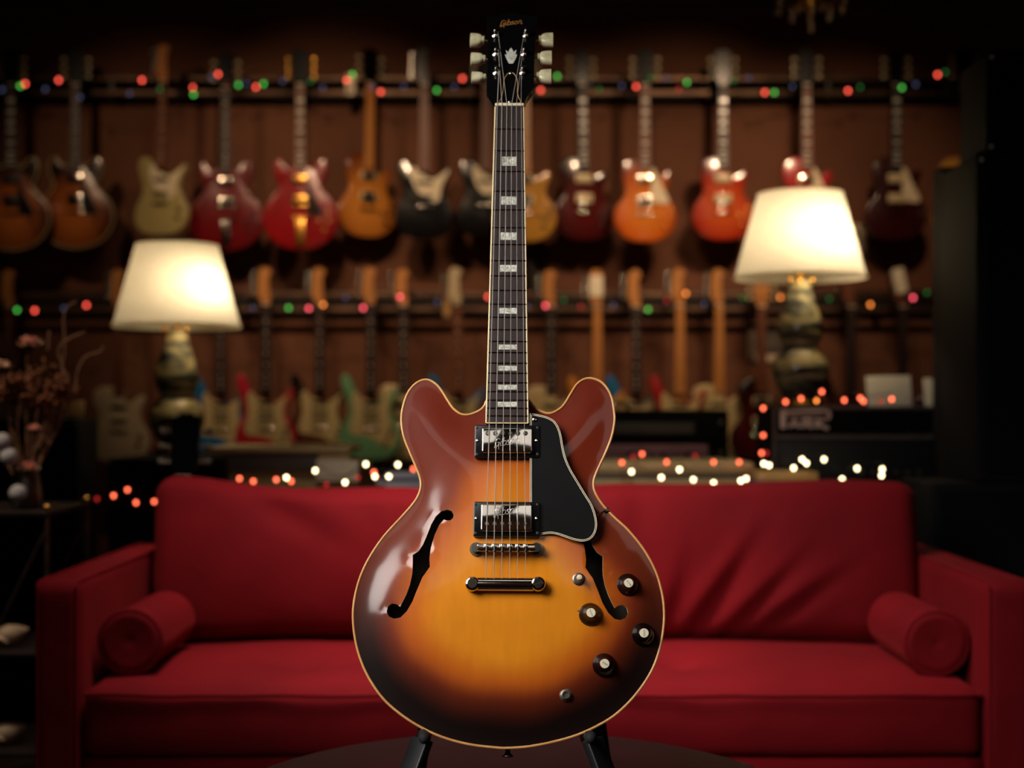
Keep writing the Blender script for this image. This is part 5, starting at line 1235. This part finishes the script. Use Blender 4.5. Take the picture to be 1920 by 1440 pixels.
fa = thing('flower_arrangement', 'glass vase of dried brown stems with pink blossoms and white pompons', 'flowers', (P(22, 0, YT).x, YT + 0.10, tz))
FO = fa.location
part('vase', MB().lathe([(0.030, 0.0), (0.036, 0.004), (0.040, 0.03), (0.034, 0.07), (0.030, 0.09), (0.034, 0.10), (0.030, 0.10), (0.026, 0.088), (0.028, 0.03), (0.02, 0.012)], (0, 0, 0), 28), 'dull_metal', fa)
def fp(px, py, dy=0.0): return P(px, py, FO.y + dy) - FO
def stem(pts, r=0.0022, mat='dry_stem'): return part('stem', MB().tube(crom(pts, 5, False), r, 6), mat, fa)
rnd = random.Random(3)
targets = [(50, 640), (5, 690), (95, 700), (70, 720), (125, 730), (20, 730), (40, 745), (110, 760), (62, 815), (5, 835), (38, 900), (48, 880), (15, 870), (85, 690), (30, 700), (140, 745)]
for i, (x, y) in enumerate(targets):
    e = fp(x, y, rnd.uniform(-0.05, 0.05)); m = e * 0.55 + Vector((rnd.uniform(-0.015, 0.015), 0, e.z * 0.12)); stem([Vector((rnd.uniform(-0.012, 0.012), rnd.uniform(-0.012, 0.012), 0.05)), m, e], 0.0018)
for pts in ([(60, 900), (112, 760), (118, 690), (110, 660), (122, 640), (160, 622)], [(60, 900), (135, 745), (145, 700), (160, 670), (188, 660), (194, 648)], [(40, 900), (95, 780), (90, 690), (93, 620)], [(50, 900), (108, 720), (122, 660), (120, 600), (128, 575), (145, 565)], [(50, 880), (125, 735), (118, 690), (112, 668)]):
    stem([fp(x, y) for x, y in pts], [0.0035] * 4 + [0.0035] * ((len(pts) - 1) * 5 - 3))
def cluster(px, py, r, n, seed):
    rr = random.Random(seed); c = fp(px, py, rr.uniform(-0.04, 0.04)); mb = MB()
    for i in range(n):
        d = Vector((rr.gauss(0, 1), rr.gauss(0, 1), rr.gauss(0, 0.6))); d = d.normalized() * r * rr.uniform(0.3, 1); q = c + d
        mb.tube([c - Vector((0, 0, r * 0.6)), (c + q) / 2, q], 0.0007, 4); mb.sphere(q, rr.uniform(0.003, 0.006), 6, 4)
    part('dried_cluster', mb, 'dry_cluster', fa)['kind'] = 'stuff'
for i, a in enumerate(((20, 715, 0.035), (50, 712, 0.04), (84, 700, 0.04), (105, 722, 0.035), (70, 735, 0.04), (125, 735, 0.03), (35, 740, 0.035), (5, 735, 0.03), (90, 745, 0.035))): cluster(*a, 70, i)
def blossom(px, py, r, seed, mat='petal_pink'):
    rr = random.Random(seed); c = fp(px, py, -0.04); b = part('blossom', MB().lathe([(1e-6, -r * 0.5), (r * 0.3, -r * 0.3), (r * 0.28, 0), (1e-6, r * 0.15)], c, 10), 'leaf', fa, label='pink and cream blossom')
    for ring, (n, tilt, ln) in enumerate(((9, 0.25, 1.0), (8, 0.65, 0.85), (6, 1.05, 0.7))):
        for i in range(n):
            a = 2 * PI * i / n + ring * 0.4 + rr.uniform(-0.15, 0.15); t = tilt + rr.uniform(-0.15, 0.15); d = Vector((math.cos(a) * math.cos(t), math.sin(a) * math.cos(t), math.sin(t))); L = r * ln
            s = d.cross(Vector((0, 0, 1))).normalized(); u = s.cross(d); m = MB()
            vs = [c, c + d * L * 0.45 + s * L * 0.20 - u * L * 0.05, c + d * L * 0.8 + s * L * 0.14, c + d * L + u * L * 0.08, c + d * L * 0.8 - s * L * 0.14, c + d * L * 0.45 - s * L * 0.20 - u * L * 0.05, c + d * L * 0.5 - u * L * 0.10]
            m.add(vs, [(0, 1, 6), (1, 2, 6), (2, 3, 6), (3, 4, 6), (4, 5, 6), (5, 0, 6)]); part('petal', m, 'petal_cream' if (ring == 0 or i % 3 == 0) else mat, b, 60)
blossom(54, 648, 0.040, 1); blossom(2, 690, 0.032, 2, 'petal_cream'); blossom(64, 806, 0.024, 3); blossom(52, 882, 0.034, 4)
for px, py in ((4, 828), (17, 856), (34, 925), (-12, 850)):
    c = fp(px, py, -0.06); part('pompon', MB().sphere(c, 0.0215, 20, 14), 'white_pom', fa, label='white pompon flower')
